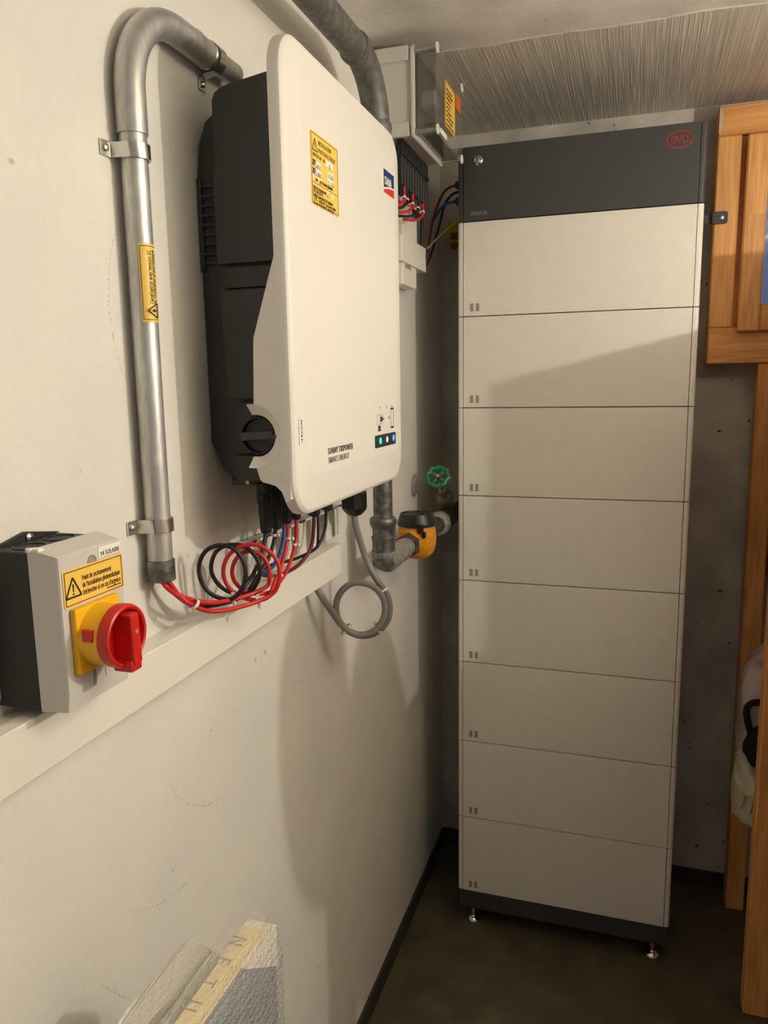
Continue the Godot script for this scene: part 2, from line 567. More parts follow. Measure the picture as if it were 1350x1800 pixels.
# ------------------------------------------------------------------ room
const RX := 1.62
const RZ := 3.4
const CH := 2.31
func room() -> void:
	var b := MB.new(); b.box(Vector3(RX / 2, -0.05, RZ / 2), Vector3(RX + 0.4, 0.1, RZ + 0.4), 0.0)
	structure(b, "floor", M.floor)
	b = MB.new(); b.box(Vector3(-0.1, CH / 2, RZ / 2), Vector3(0.2, CH, RZ + 0.4), 0.0)
	structure(b, "wall_left", M.wall)
	b = MB.new(); b.box(Vector3(RX + 0.1, CH / 2, RZ / 2), Vector3(0.2, CH, RZ + 0.4), 0.0)
	structure(b, "wall_right", M.wall)
	# back wall with the window opening x 0.86..1.24, y 1.74..2.19
	b = MB.new()
	b.box(Vector3(0.43, CH / 2, -0.1), Vector3(0.86, CH, 0.2), 0.0)
	b.box(Vector3((1.24 + RX) / 2, CH / 2, -0.1), Vector3(RX - 1.24, CH, 0.2), 0.0)
	b.box(Vector3(1.05, 0.87, -0.1), Vector3(0.38, 1.74, 0.2), 0.0)
	b.box(Vector3(1.05, 2.25, -0.1), Vector3(0.38, 0.12, 0.2), 0.0)
	structure(b, "wall_back", M.concrete_wall)
	# unseen rear wall behind the camera; doorway placed to let in bluish light
	b = MB.new()
	b.box(Vector3(0.15, CH / 2, RZ + 0.1), Vector3(0.3, CH, 0.2), 0.0)
	b.box(Vector3((1.15 + RX) / 2, CH / 2, RZ + 0.1), Vector3(RX - 1.15, CH, 0.2), 0.0)
	b.box(Vector3(0.725, 2.155, RZ + 0.1), Vector3(0.85, 0.31, 0.2), 0.0)
	structure(b, "wall_front", M.wall)
	# ceiling: smooth slab in front, board-marked strip at the back, mortar ridge between
	b = MB.new(); b.box(Vector3(RX / 2, CH + 0.1, (0.593 + RZ + 0.2) / 2), Vector3(RX + 0.4, 0.2, RZ + 0.2 - 0.593), 0.0)
	var c := structure(b, "ceiling", M.ceiling)
	b = MB.new(); b.box(Vector3(RX / 2, CH + 0.1, (0.593 - 0.2) / 2), Vector3(RX + 0.4, 0.2, 0.793), 0.0)
	part(b, "board_marked_strip", M.board_marked, c, "concrete strip with the imprint of rough formwork boards")
	b = MB.new()
	var pts := []
	var rng := RandomNumberGenerator.new(); rng.seed = 3
	for i in 66: pts.append(Vector3(0.02 + i * 0.024, CH + 0.0005, 0.594 + 0.004 * sin(i * 0.5) + rng.randf_range(-0.0015, 0.0015)))
	b.tube_raw(PackedVector3Array(pts), 0.0028, 6)
	part(b, "mortar_ridge", M.concrete_wall, c, "thin pale mortar ridge across the ceiling")
	b = MB.new(); b.box(Vector3(0.004, 0.027, RZ / 2), Vector3(0.008, 0.054, RZ), 0.001)
	structure(b, "baseboard_left", M.skirting)
	b = MB.new(); b.box(Vector3(RX / 2, 0.027, 0.004), Vector3(RX, 0.054, 0.008), 0.001)
	structure(b, "baseboard_back", M.skirting)

func window() -> void:
	var w := Node3D.new()
	w.name = "window_1"
	add_child(w)
	w.set_meta("kind", "structure")
	var F := 0.1
	var b := MB.new(); b.box(Vector3(0.799, 1.96, F / 2), Vector3(0.058, 0.4865, F), 0.003)
	part(b, "frame_stile", M.pine_v, w)
	b = MB.new(); b.box(Vector3(1.30, 1.96, F / 2), Vector3(0.058, 0.4865, F), 0.003)
	part(b, "frame_stile", M.pine_v, w)
	b = MB.new(); b.box(Vector3(1.0495, 2.2405, F / 2), Vector3(0.559, 0.073, F), 0.003)
	part(b, "frame_top_rail", M.pine_h, w)
	b = MB.new(); b.box(Vector3(1.0495, 1.6685, F / 2), Vector3(0.559, 0.095, F), 0.003)
	part(b, "frame_bottom_rail", M.pine_h, w)
	b = MB.new(); b.box(Vector3(0.843, 1.96, 0.04), Vector3(0.03, 0.486, 0.08), 0.001)
	part(b, "frame_rebate", M.pine_v, w)
	b = MB.new()
	b.prism(Transform3D(Basis.IDENTITY, Vector3(0.771, 2.24, F)), PackedVector2Array([Vector2(0, 0.033), Vector2(0.004, 0.035), Vector2(0.006, 0.02), Vector2(0.010, 0.008), Vector2(0.006, 0.002), Vector2(0.009, -0.012), Vector2(0.005, -0.022), Vector2(0.004, -0.034), Vector2(0, -0.03)]), 0.0, 0.0008)
	part(b, "paint_remnant", M.cloth_cream, w, "cream paint left on the corner of the frame")
	b = MB.new(); b.box(Vector3(1.0495, 2.2767, F - 0.002), Vector3(0.556, 0.002, 0.006), 0.0)
	part(b, "paint_edge", M.cloth_cream, w, "pale paint line along the top edge")
	# sash
	var s := Node3D.new(); s.name = "sash"; w.add_child(s, true)
	b = MB.new(); b.box(Vector3(0.8665, 1.951, 0.085), Vector3(0.053, 0.494, 0.07), 0.004)
	part(b, "sash_stile", M.pine_v, s)
	b = MB.new(); b.box(Vector3(1.24, 1.951, 0.085), Vector3(0.053, 0.494, 0.07), 0.004)
	part(b, "sash_stile", M.pine_v, s)
	b = MB.new(); b.box(Vector3(1.053, 1.7385, 0.083), Vector3(0.32, 0.068, 0.066), 0.003)
	part(b, "sash_rail", M.pine_h, s)
	b = MB.new(); b.box(Vector3(1.053, 2.165, 0.083), Vector3(0.32, 0.066, 0.066), 0.003)
	part(b, "sash_rail", M.pine_h, s)
	b = MB.new(); b.box(Vector3(1.053, 1.952, 0.07), Vector3(0.32, 0.362, 0.006), 0.0)
	part(b, "pane", M.pane, s)

# ------------------------------------------------------------------ battery tower
const BX := 0.142
const BZ := 0.4
const BY := 0.118
func batteries() -> void:
	var cx := BX + 0.2925
	# foot frame
	var base := thing("battery_plinth", "dark low plinth with levelling feet carrying the stack of battery modules", "base")
	base.position = Vector3(cx, 0, BZ)
	var b := MB.new()
	b.box(Vector3(0, 0.0885, -0.149), Vector3(0.577, 0.059, 0.29), 0.004)
	part(b, "frame", M.charcoal, base)
	for s in [[-0.252, -0.036], [0.252, -0.036], [-0.252, -0.262], [0.252, -0.262]]:
		b = MB.new()
		b.lathe(Transform3D(Basis.IDENTITY, Vector3(s[0], 0, s[1])), [[0.019, 0.0], [0.02, 0.004], [0.017, 0.011], [0.009, 0.015], [0.006, 0.019], [0.006, 0.032], [0.009, 0.033], [0.009, 0.043], [0.006, 0.044], [0.006, 0.062]], 20)
		part(b, "levelling_foot", M.chrome, base)
	var names := ["topmost white battery module, directly under the dark control unit", "second white battery module from the top of the stack", "third white battery module from the top of the stack", "fourth white battery module from the top of the stack", "fifth white battery module from the top, fourth from the floor", "sixth white battery module from the top, third from the floor", "seventh white battery module from the top, second from the floor", "bottom white battery module resting on the dark plinth"]
	# one module
	var H := 0.233
	var m := thing("battery_module", names[7], "battery", "white battery modules in the tower")
	b = MB.new(); b.box(Vector3(0, H / 2, -0.155), Vector3(0.578, H - 0.004, 0.286), 0.003)
	part(b, "case", M.module_white, m)
	b = MB.new(); b.slab(Transform3D(Basis.IDENTITY, Vector3(0, H / 2, -0.006)), 0.5515, H - 0.0022, 0.012, 0.0012, 0.0012, 2, 2)
	part(b, "front_panel", M.module_white, m)
	for s in [-1, 1]:
		b = MB.new()
		var poly := PackedVector2Array([Vector2(0.2772, -0.001), Vector2(0.2772, -0.022), Vector2(0.2905, -0.022)])
		for i in 7:
			var a := PI / 2 * i / 6.0
			poly.append(Vector2(0.2825 + 0.008 * cos(a), -0.0095 + 0.0085 * sin(a)))
		var q := PackedVector2Array()
		for v in poly: q.append(Vector2(v.x * s, -v.y))
		b.prism(Transform3D(Basis(Vector3(1, 0, 0), Vector3(0, 0, -1), Vector3(0, 1, 0)), Vector3.ZERO), q, 0.0012, H - 0.0012)
		part(b, "corner_trim", M.module_white, m)
	for x in [-0.2535, -0.2385]:
		b = MB.new(); b.box(Vector3(x, 0.0225, 0.0003), Vector3(0.0085, 0.0195, 0.0006), 0.0)
		part(b, "marking", M.print_grey, m)
	m.position = Vector3(cx, BY, BZ)
	for k in range(1, 8):
		var c := m.duplicate()
		c.name = numbered("battery_module")
		add_child(c)
		c.position = Vector3(cx, BY + H * k, BZ)
		c.set_meta("label", names[7 - k])
	# control unit on top
	var t := thing("battery_control_unit", "charcoal battery control unit with red oval emblem on top of the stack", "control unit")
	t.position = Vector3(cx, BY + 8 * H, BZ)
	var h := 0.179
	b = MB.new(); b.box(Vector3(0, h / 2, -0.155), Vector3(0.578, h - 0.003, 0.286), 0.004)
	part(b, "case", M.charcoal, t)
	b = MB.new(); b.slab(Transform3D(Basis.IDENTITY, Vector3(0, h / 2, -0.006)), 0.5515, h - 0.0022, 0.012, 0.0012, 0.0012, 2, 2)
	part(b, "front_panel", M.charcoal, t)
	for s in [-1, 1]:
		b = MB.new()
		var poly := PackedVector2Array([Vector2(0.2772, 0.001), Vector2(0.2772, 0.022), Vector2(0.2905, 0.022)])
		for i in 7:
			var a := PI / 2 * i / 6.0
			poly.append(Vector2(0.2825 + 0.008 * cos(a), 0.0095 - 0.0085 * sin(a)))
		var q := PackedVector2Array()
		for v in poly: q.append(Vector2(v.x * s, v.y))
		b.prism(Transform3D(Basis(Vector3(1, 0, 0), Vector3(0, 0, -1), Vector3(0, 1, 0)), Vector3.ZERO), q, 0.0012, h - 0.0012)
		part(b, "corner_trim", M.charcoal, t)
	# round push button
	var bp := Vector3(0.1961 - cx, 2.126 - t.position.y, 0.0)
	var btn := Node3D.new(); btn.name = "push_button"; t.add_child(btn, true); btn.position = bp
	b = MB.new()
	b.lathe(Transform3D(MB.along(Vector3(0, 0, 1)), Vector3.ZERO), [[0.0115, -0.001], [0.0115, 0.002], [0.0095, 0.0032], [0.0085, 0.0015], [0.0085, -0.001]], 28, true, false)
	part(b, "button_ring", M.chrome, btn)
	b = MB.new(); b.lathe(Transform3D(MB.along(Vector3(0, 0, 1)), Vector3.ZERO), [[0.0085, 0.0], [0.007, 0.0018], [0.003, 0.0024]], 24)
	part(b, "button_cap", M.zinc, btn)
	write(t, "PREMIUM", 0.0088, Vector3(0.1987 - cx, 2.0005 - t.position.y, 0.0006), Basis.IDENTITY, M.print_grey, false, 0.72, "lettering", false, 0.0405)
	# oval emblem
	var em := Node3D.new(); em.name = "oval_emblem"; t.add_child(em, true); em.position = Vector3(0.6646 - cx, 2.1251 - t.position.y, 0.0007)
	b = MB.new()
	var o := []; var ii := []
	for i in 40:
		var a := TAU * i / 40
		o.append(Vector3(cos(a) * 0.0288, sin(a) * 0.0182, 0.0))
	o.append(o[0])
	b.tube_raw(PackedVector3Array(o), 0.0011, 6, false)
	part(b, "emblem_ring", M.badge_red, em)
	# BYD in squared strokes
	b = MB.new()
	for st in [[-0.0185, -0.0185, -0.006, 0.006], [-0.0185, -0.0085, 0.006, 0.006], [-0.0185, -0.0085, 0.0, 0.0], [-0.0185, -0.0085, -0.006, -0.006], [-0.0078, -0.0078, 0.001, 0.005], [-0.0078, -0.0078, -0.005, -0.001],
			[-0.0048, -0.0048, 0.001, 0.006], [-0.0048, 0.0038, 0.0003, 0.0003], [0.0038, 0.0038, 0.001, 0.006], [-0.0005, -0.0005, -0.006, 0.0],
			[0.0075, 0.0075, -0.006, 0.006], [0.0075, 0.0165, 0.006, 0.006], [0.0075, 0.0165, -0.006, -0.006], [0.0178, 0.0178, -0.0048, 0.0048]]:
		var a := Vector2(minf(st[0], st[1]), minf(st[2], st[3])); var c2 := Vector2(maxf(st[0], st[1]), maxf(st[2], st[3]))
		b.box(Vector3((a.x + c2.x) / 2, (a.y + c2.y) / 2, 0.0), Vector3(c2.x - a.x + 0.0016, c2.y - a.y + 0.0016, 0.0008), 0.0)
	part(b, "emblem_letters", M.badge_red, em)
	# wall bracket at the right, screwed to the window frame
	var br := thing("wall_bracket", "small black angle bracket tying the battery tower to the wooden window frame", "bracket")
	br.position = Vector3(0.785, 2.0, 0.1)
	b = MB.new()
	b.slab(Transform3D(Basis.IDENTITY, Vector3(0.0, 0, 0.0025)), 0.036, 0.032, 0.005, 0.007, 0.001, 1, 4)
	b.box(Vector3(-0.035, 0, -0.0005), Vector3(0.045, 0.024, 0.005), 0.001)
	b.box(Vector3(-0.019, 0, 0.006), Vector3(0.004, 0.034, 0.018), 0.001)
	part(b, "angle_plate", M.charcoal, br)
	b = MB.new()
	b.lathe(Transform3D(MB.along(Vector3(0, 0, 1)), Vector3(0.003, 0, 0.005)), [[0.0055, 0.0], [0.005, 0.002], [0.002, 0.003]], 16)
	part(b, "screw", M.zinc, br)

# ------------------------------------------------------------------ inverter
func inverter() -> void:
	var t := thing("solar_inverter", "white and charcoal solar inverter with yellow warning label hung on the left wall", "inverter")
	var z0 := 0.985; var z1 := 1.478; var y0 := 1.402; var y1 := 2.019
	var zc := (z0 + z1) / 2; var yc := (y0 + y1) / 2
	var w := z1 - z0; var h := y1 - y0
	# front cover: rings over the depth (local x of the outline runs towards -z)
	var b := MB.new()
	b.angle = 28.0
	var T := Transform3D(FX, Vector3(0, yc, zc))
	var rings := []
	for q in [[0.0, 0.146], [0.0, 0.157], [0.0012, 0.1612], [0.0045, 0.1646], [0.009, 0.1662]]:
		rings.append(MB.lift(T, MB.rrect(w - 2 * q[0], h - 2 * q[0], 0.052 - q[0], 8), q[1]))
	rings.append(MB.lift(T, MB.rrect(w - 0.086, h - 0.11, 0.016, 8), 0.1708))
	rings.append(MB.lift(T, MB.rrect(w - 0.090, h - 0.114, 0.014, 8), 0.1712))
	b.loft(rings)
	var cover := part(b, "front_cover", M.cover_white, t, "white moulded front cover with rounded corners")
	# side skirt of the cover with the cut-out for the rotary switch
	var dc := Vector2(0.1045, 1.514)
	var poly := PackedVector2Array([Vector2(0.158, 1.96), Vector2(0.1485, 1.95), Vector2(0.147, 1.748), Vector2(0.112, 1.642), Vector2(0.1085, 1.5575)])
	for i in 17:
		var a := deg_to_rad(86.0 - 172.0 * i / 16.0)
		poly.append(dc + Vector2(cos(a), sin(a)) * 0.0422)
	poly.append_array(PackedVector2Array([Vector2(0.1095, 1.470), Vector2(0.1135, 1.456), Vector2(0.117, 1.4525), Vector2(0.136, 1.448), Vector2(0.145, 1.44), Vector2(0.1505, 1.425), Vector2(0.158, 1.43)]))
	b = MB.new()
	b.prism(Transform3D(Basis(Vector3(1, 0, 0), Vector3(0, 1, 0), Vector3(0, 0, 1)), Vector3.ZERO), poly, 1.469, 1.4776)
	part(b, "side_skirt", M.cover_white, cover)
	# dished surround of the switch
	b = MB.new()
	var ra := PackedVector3Array(); var rb := PackedVector3Array(); var rc := PackedVector3Array(); var rd := PackedVector3Array()
	for i in 21:
		var a := deg_to_rad(100.0 - 200.0 * i / 20.0)
		var d := Vector3(cos(a), sin(a), 0)
		var o := Vector3(dc.x, dc.y, 0)
		ra.append(o + d * 0.043 + Vector3(0, 0, 1.4779))
		rb.append(o + d * 0.037 + Vector3(0, 0, 1.4725))
		rc.append(o + d * 0.0285 + Vector3(0, 0, 1.4665))
		rd.append(o + d * 0.0285 + Vector3(0, 0, 1.462))
	b.loft([ra, rb, rc, rd], false, false, false)
	for i in range(b.p.size() / 3):
		if (b.p[i * 3 + 1] - b.p[i * 3]).cross(b.p[i * 3 + 2] - b.p[i * 3]).z < 0.0:
			var s := b.p[i * 3 + 1]; b.p[i * 3 + 1] = b.p[i * 3 + 2]; b.p[i * 3 + 2] = s
	part(b, "switch_dish", M.cover_white, cover)
	# dark housing
	b = MB.new()
	var T2 := Transform3D(Basis.IDENTITY, Vector3.ZERO)
	b.prism(T2, PackedVector2Array([Vector2(0.001, 1.50), Vector2(0.001, 1.87), Vector2(0.006, 1.91), Vector2(0.016, 1.938), Vector2(0.045, 1.958), Vector2(0.148, 1.965), Vector2(0.148, 1.455), Vector2(0.032, 1.449), Vector2(0.018, 1.462)]), 1.03, 1.408)
	part(b, "heat_sink", M.body_dark, t)
	b = MB.new()
	var up := PackedVector2Array([Vector2(0.034, 1.748), Vector2(0.034, 1.862), Vector2(0.0375, 1.87), Vector2(0.0375, 1.958), Vector2(0.042, 1.968), Vector2(0.055, 1.9745), Vector2(0.12, 1.984), Vector2(0.1475, 1.986), Vector2(0.1475, 1.748)])
	b.prism(T2, up, 1.02, 1.424)
	part(b, "upper_shroud", M.body_dark, t)
	b = MB.new(); b.prism(T2, PackedVector2Array([Vector2(0.038, 1.716), Vector2(0.038, 1.743), Vector2(0.1475, 1.743), Vector2(0.1475, 1.716)]), 1.02, 1.417)
	part(b, "middle_band", M.body_dark, t)
	b = MB.new(); b.prism(T2, PackedVector2Array([Vector2(0.041, 1.565), Vector2(0.036, 1.712), Vector2(0.1475, 1.712), Vector2(0.1475, 1.56)]), 1.02, 1.424)
	part(b, "lower_shroud", M.body_dark, t)
	b = MB.new(); b.prism(T2, PackedVector2Array([Vector2(0.055, 1.487), Vector2(0.055, 1.558), Vector2(0.1475, 1.558), Vector2(0.1475, 1.487)]), 1.02, 1.42)
	part(b, "switch_panel", M.body_dark, t)
	b = MB.new(); b.prism(T2, PackedVector2Array([Vector2(0.05, 1.449), Vector2(0.047, 1.483), Vector2(0.1475, 1.483), Vector2(0.1475, 1.447), Vector2(0.058, 1.4465)]), 1.02, 1.426)
	part(b, "lower_plate", M.body_dark, t)
	b = MB.new(); b.box(Vector3(0.085, 1.443, 1.22), Vector3(0.11, 0.012, 0.38), 0.003)
	part(b, "terminal_plate", M.body_dark, t)
	# cooling louvres on the side
	var lm := MB.new(); lm.box(Vector3.ZERO, Vector3(0.027, 0.0042, 0.02), 0.0008)
	var lmesh := lm.mesh()
	for i in 9: inst(lmesh, "louvre", M.body_dark, t, Vector3(0.0205, 1.752 + i * 0.0128, 1.403))
	b = MB.new(); b.box(Vector3(0.0045, 1.803, 1.405), Vector3(0.006, 0.125, 0.018), 0.001)
	part(b, "louvre_frame", M.body_dark, t)
	# rotary isolator on the side
	var k := Node3D.new(); k.name = "rotary_switch"; t.add_child(k, true); k.position = Vector3(dc.x, dc.y, 1.42)
	b = MB.new()
	b.lathe(Transform3D(MB.along(Vector3(0, 0, 1)), Vector3.ZERO), [[0.0262, 0.0], [0.0262, 0.041], [0.0255, 0.043], [0.0235, 0.043], [0.022, 0.036]], 32)
	part(b, "knob", M.black, k)
	b = MB.new(); b.slab(Transform3D(Basis(Vector3(0, 0, 1).cross(Vector3(1, 0, 0)), Vector3(1, 0, 0), Vector3(0, 0, 1)).orthonormalized() * Basis(Vector3(0, 0, 1), deg_to_rad(-94)), Vector3(0, 0, 0.0405)), 0.049, 0.0115, 0.012, 0.002, 0.0012, 1, 2)
	b.box(Vector3(0.028, -0.001, 0.044), Vector3(0.010, 0.006, 0.008), 0.001)
	part(b, "grip_bar", M.charcoal, k)
	# screws
	for q in [[0.128, 1.733, 1.419], [0.066, 1.4445, 1.418]]:
		b = MB.new()
		b.cyl(Vector3(q[0], q[1], q[2]), Vector3(q[0], q[1], q[2] + 0.008), 0.0032, 12, 0.0008)
		part(b, "screw", M.brass, t)
	# yellow label
	var FXP := 0.1712
	var lab := Node3D.new(); lab.name = "warning_label"; t.add_child(lab, true)
	lab.set_meta("label", "yellow printed warning sticker with handwritten fields")
	b = MB.new(); b.slab(Transform3D(FX, Vector3(FXP + 0.0004, 1.8665, 1.3588)), 0.0985, 0.0935, 0.0008, 0.004, 0.0, 1, 4)
	part(b, "sticker", M.yellow_label, lab)
	var X0 := FXP + 0.0009
	frame_line(lab, FX, Vector3(X0, 1.8665, 1.3588), 0.0935, 0.0885, 0.0008, M.black_print)
	var zl := 1.4035
	triangle_sign(lab, Vector3(X0, 1.8955, zl - 0.0095), 0.0095)
	write(lab, "INSTALLATION", 0.0058, Vector3(X0, 1.9025, zl - 0.021), FX, M.black_print, false, 1.05, "lettering", true, 0.046)
	write(lab, "PHOTOVOLTAÏQUE", 0.0058, Vector3(X0, 1.8925, zl - 0.021), FX, M.black_print, false, 1.1, "lettering", true, 0.061)
	write(lab, "ONDULEUR   No", 0.0045, Vector3(X0, 1.884, zl), FX, M.black_print, false, 1.1, "lettering", true, 0.044)
	write(lab, "Tension", 0.0022, Vector3(X0, 1.876, zl), FX, M.black_print, false, 1.0, "lettering", true, 0.011)
	write(lab, "max", 0.0022, Vector3(X0, 1.872, zl), FX, M.black_print, false, 1.0, "lettering", true, 0.007)
	write(lab, "Courant", 0.0022, Vector3(X0, 1.8655, zl), FX, M.black_print, false, 1.0, "lettering", true, 0.011)
	write(lab, "max", 0.0022, Vector3(X0, 1.8615, zl), FX, M.black_print, false, 1.0, "lettering", true, 0.007)
	for q in [[1.3425, 1.8835, 0.026, 0.0075], [1.3855, 1.8735, 0.022, 0.0075], [1.3395, 1.8705, 0.022, 0.0075], [1.3855, 1.8635, 0.024, 0.0075], [1.3395, 1.8615, 0.022, 0.0075], [1.401, 1.8555, 0.005, 0.006], [1.379, 1.8545, 0.008, 0.007], [1.3515, 1.8435, 0.008, 0.007], [1.334, 1.8425, 0.006, 0.006]]:
		b = MB.new(); b.box(Vector3(X0 - 0.0002, q[1], q[0]), Vector3(0.0004, q[3], q[2]), 0.0)
		part(b, "field", M.white_print, lab)
	for q in [["1", 1.3425, 1.8810], ["541", 1.3855, 1.8710], ["756", 1.3395, 1.8680], ["L1-800", 1.3855, 1.8610], ["1.10", 1.3395, 1.8590], ["X", 1.379, 1.852], ["X", 1.3515, 1.841]]:
		write(lab, q[0], 0.0055, Vector3(X0, q[2], q[1]), FX, M.black_print, false, 0.9, "lettering", false, minf(0.02, 0.0062 * q[0].length()))
	write(lab, "sans       avec séparation galvanique", 0.0026, Vector3(X0, 1.8535, 1.395), FX, M.black_print, false, 0.95, "lettering", true, 0.062)
	b = MB.new(); b.box(Vector3(X0, 1.8485, 1.3588), Vector3(0.0004, 0.0006, 0.088), 0.0)
	part(b, "rule", M.black_print, lab)
	write(lab, "Point de sectionnement", 0.0030, Vector3(X0, 1.8425, zl), FX, M.black_print, false, 0.95, "lettering", true, 0.046)
	write(lab, "DÉCLENCHER ICI", 0.0026, Vector3(X0, 1.8375, zl), FX, M.black_print, false, 1.0, "lettering", true, 0.034)
	write(lab, "lors du changement de l'onduleur", 0.0028, Vector3(X0, 1.8325, zl), FX, M.black_print, false, 1.0, "lettering", true, 0.07)
	triangle_sign(lab, Vector3(X0, 1.8265 - 0.0002, zl - 0.008), 0.0078)
	write(lab, "Tension DC du champ solaire", 0.0034, Vector3(X0, 1.8275, zl - 0.0175), FX, M.black_print, false, 0.95, "lettering", true, 0.064)
	write(lab, "et tension AC du réseau", 0.0034, Vector3(X0, 1.8228, zl - 0.0175), FX, M.black_print, false, 0.95, "lettering", true, 0.055)
	# maker's square emblem: navy with white letters, red swoosh
	var lg := Node3D.new(); lg.name = "maker_emblem"; t.add_child(lg, true)
	var lc := Vector3(FXP + 0.0005, 1.9215, 1.0665)
	b = MB.new(); b.slab(Transform3D(FX, lc - Vector3(0.0001, 0, 0)), 0.0605, 0.041, 0.0008, 0.003, 0.0, 1, 4)
	part(b, "emblem_ground", M.white_print, lg)
	var TL := Transform3D(FX, lc)
	var up2 := PackedVector2Array([Vector2(-0.0285, 0.019), Vector2(-0.0285, -0.0085)])
	for i in 9:
		var x := -0.0285 + 0.057 * i / 8.0
		up2.append(Vector2(x, -0.0115 + 0.0085 * sin(clampf((x + 0.0285) / 0.057, 0, 1) * PI * 0.52)))
	up2.append(Vector2(0.0285, 0.019))
	b = MB.new(); b.prism(TL, up2, 0.0004, 0.0007)
	part(b, "emblem_field", M.navy, lg)
	var lo := PackedVector2Array([Vector2(-0.0285, -0.019), Vector2(-0.0285, -0.0145)])
	for i in 9:
		var x := -0.0285 + 0.057 * i / 8.0
		lo.append(Vector2(x, -0.0145 + 0.0085 * sin(clampf((x + 0.0285) / 0.057, 0, 1) * PI * 0.52)))
	lo.append(Vector2(0.0285, -0.019))
	b = MB.new(); b.prism(TL, lo, 0.0004, 0.0007)
	part(b, "emblem_swoosh", M.logo_red, lg)
	write(lg, "SMA", 0.0125, lc + Vector3(0.0009, 0.001, 0.006), FX, M.white_print, true, 1.25, "lettering", false, 0.038)
	# model name
	write(t, "SUNNY TRIPOWER", 0.0088, Vector3(FXP + 0.0003, 1.4855, 1.3765), FX, M.dark_grey_print, true, 1.1, "lettering", true, 0.103)
	write(t, "SMART ENERGY", 0.0088, Vector3(FXP + 0.0003, 1.4725, 1.3765), FX, M.dark_grey_print, false, 1.1, "lettering", true, 0.085)
	# small tape strip with vertical text
	b = MB.new(); b.box(Vector3(0.1675, 1.5195, 1.4605), Vector3(0.0006, 0.036, 0.009), 0.0)
	b.p = b.p
	part(b, "tape_strip", M.white_print, t)
	write(t, "14 SOLAIRE", 0.0042, Vector3(0.1681, 1.5195, 1.4583), FX * Basis(Vector3(0, 0, 1), PI / 2), M.black_print, false, 0.95, "lettering", false, 0.031)
	# status display with three lights
	var ds := Node3D.new(); ds.name = "status_display"; t.add_child(ds, true)
	b = MB.new(); b.slab(Transform3D(FX, Vector3(FXP + 0.0004, 1.4831, 1.1055)), 0.117, 0.0215, 0.001, 0.003, 0.0, 1, 4)
	part(b, "display_window", M.black, ds)
	for q in [[1.1365, Color(0.05, 0.85, 0.62), 2.2], [1.0985, Color(0.85, 0.85, 0.85), 0.25], [1.0605, Color(0.08, 0.4, 1.0), 3.0]]:
		b = MB.new(); b.lathe(Transform3D(MB.along(Vector3(1, 0, 0)), Vector3(FXP + 0.0009, 1.4835, q[0])), [[0.0058, 0.0], [0.0052, 0.0006]], 16)
		part(b, "indicator_light", glow(q[1], q[2]), ds)
	# pictogram print above the display
	var pg := Node3D.new(); pg.name = "pictogram_print"; t.add_child(pg, true)
	for q in [[1.143, 1.520, 0.016, 0.017], [1.127, 1.521, 0.013, 0.017]]:
		frame_line(pg, FX, Vector3(FXP + 0.0003, q[1], q[0]), q[2], q[3], 0.0006, M.print_grey)
	for q in [[1.127, 1.5205, 0.0085, 0.0085], [1.1155, 1.5205, 0.004, 0.004], [1.0835, 1.5215, 0.004, 0.004], [1.139, 1.5075, 0.014, 0.0042], [1.139, 1.5025, 0.014, 0.0042], [1.0655, 1.5365, 0.013, 0.0026], [1.0655, 1.5035, 0.013, 0.003]]:
		b = MB.new(); b.box(Vector3(FXP + 0.0003, q[1], q[0]), Vector3(0.0004, q[3], q[2]), 0.0)
		part(b, "print_block", M.black_print, pg)
	frame_line(pg, FX, Vector3(FXP + 0.0003, 1.52, 1.0655), 0.016, 0.036, 0.0007, M.dark_grey_print)
	for q in [["1", 1.135], ["2", 1.097], ["3", 1.0655]]:
		write(pg, q[0], 0.0022, Vector3(FXP + 0.0003, 1.5405, q[1]), FX, M.dark_grey_print)
	# plug sockets under the housing
	for q in [[0.085, 1.411], [0.084, 1.375], [0.08, 1.331], [0.078, 1.291]]:
		var c := Node3D.new(); c.name = "plug_connector"; t.add_child(c, true); c.position = Vector3(q[0], 1.44, q[1])
		b = MB.new()
		b.slab(Transform3D(Basis(Vector3(1, 0, 0), Vector3(0, 0, 1), Vector3(0, -1, 0)), Vector3(0, -0.012, 0)), 0.019, 0.019, 0.03, 0.005, 0.001, 1, 3)
		b.box(Vector3(0, -0.018, 0.011), Vector3(0.012, 0.011, 0.006), 0.001)
		b.box(Vector3(0, -0.018, -0.011), Vector3(0.012, 0.011, 0.006), 0.001)
		part(b, "plug_socket", M.black_soft, c)
		b = MB.new()
		b.lathe(Transform3D(Basis(Vector3(1, 0, 0), Vector3(0, -1, 0), Vector3(0, 0, -1)), Vector3(0, -0.026, 0)), [[0.0085, 0.0], [0.0098, 0.003], [0.0098, 0.019], [0.0088, 0.022], [0.0085, 0.04], [0.0075, 0.044], [0.0045, 0.046]], 14)
		part(b, "plug", M.black_soft, c)
	for q in [[0.075, 1.211, 0.015], [0.07, 1.145, 0.017]]:
		var c := Node3D.new(); c.name = "cable_inlet"; t.add_child(c, true); c.position = Vector3(q[0], 1.438, q[1])
		b = MB.new()
		b.lathe(Transform3D(Basis(Vector3(1, 0, 0), Vector3(0, -1, 0), Vector3(0, 0, -1)), Vector3.ZERO), [[q[2], 0.0], [q[2], 0.05], [q[2] * 0.8, 0.058], [q[2] * 0.75, 0.075], [q[2] * 0.4, 0.078]], 8)
		part(b, "inlet_nut", M.black_soft, c)
	var gl := Node3D.new(); gl.name = "cable_gland"; t.add_child(gl, true); gl.position = Vector3(0.075, 1.438, 1.012)
	b = MB.new()
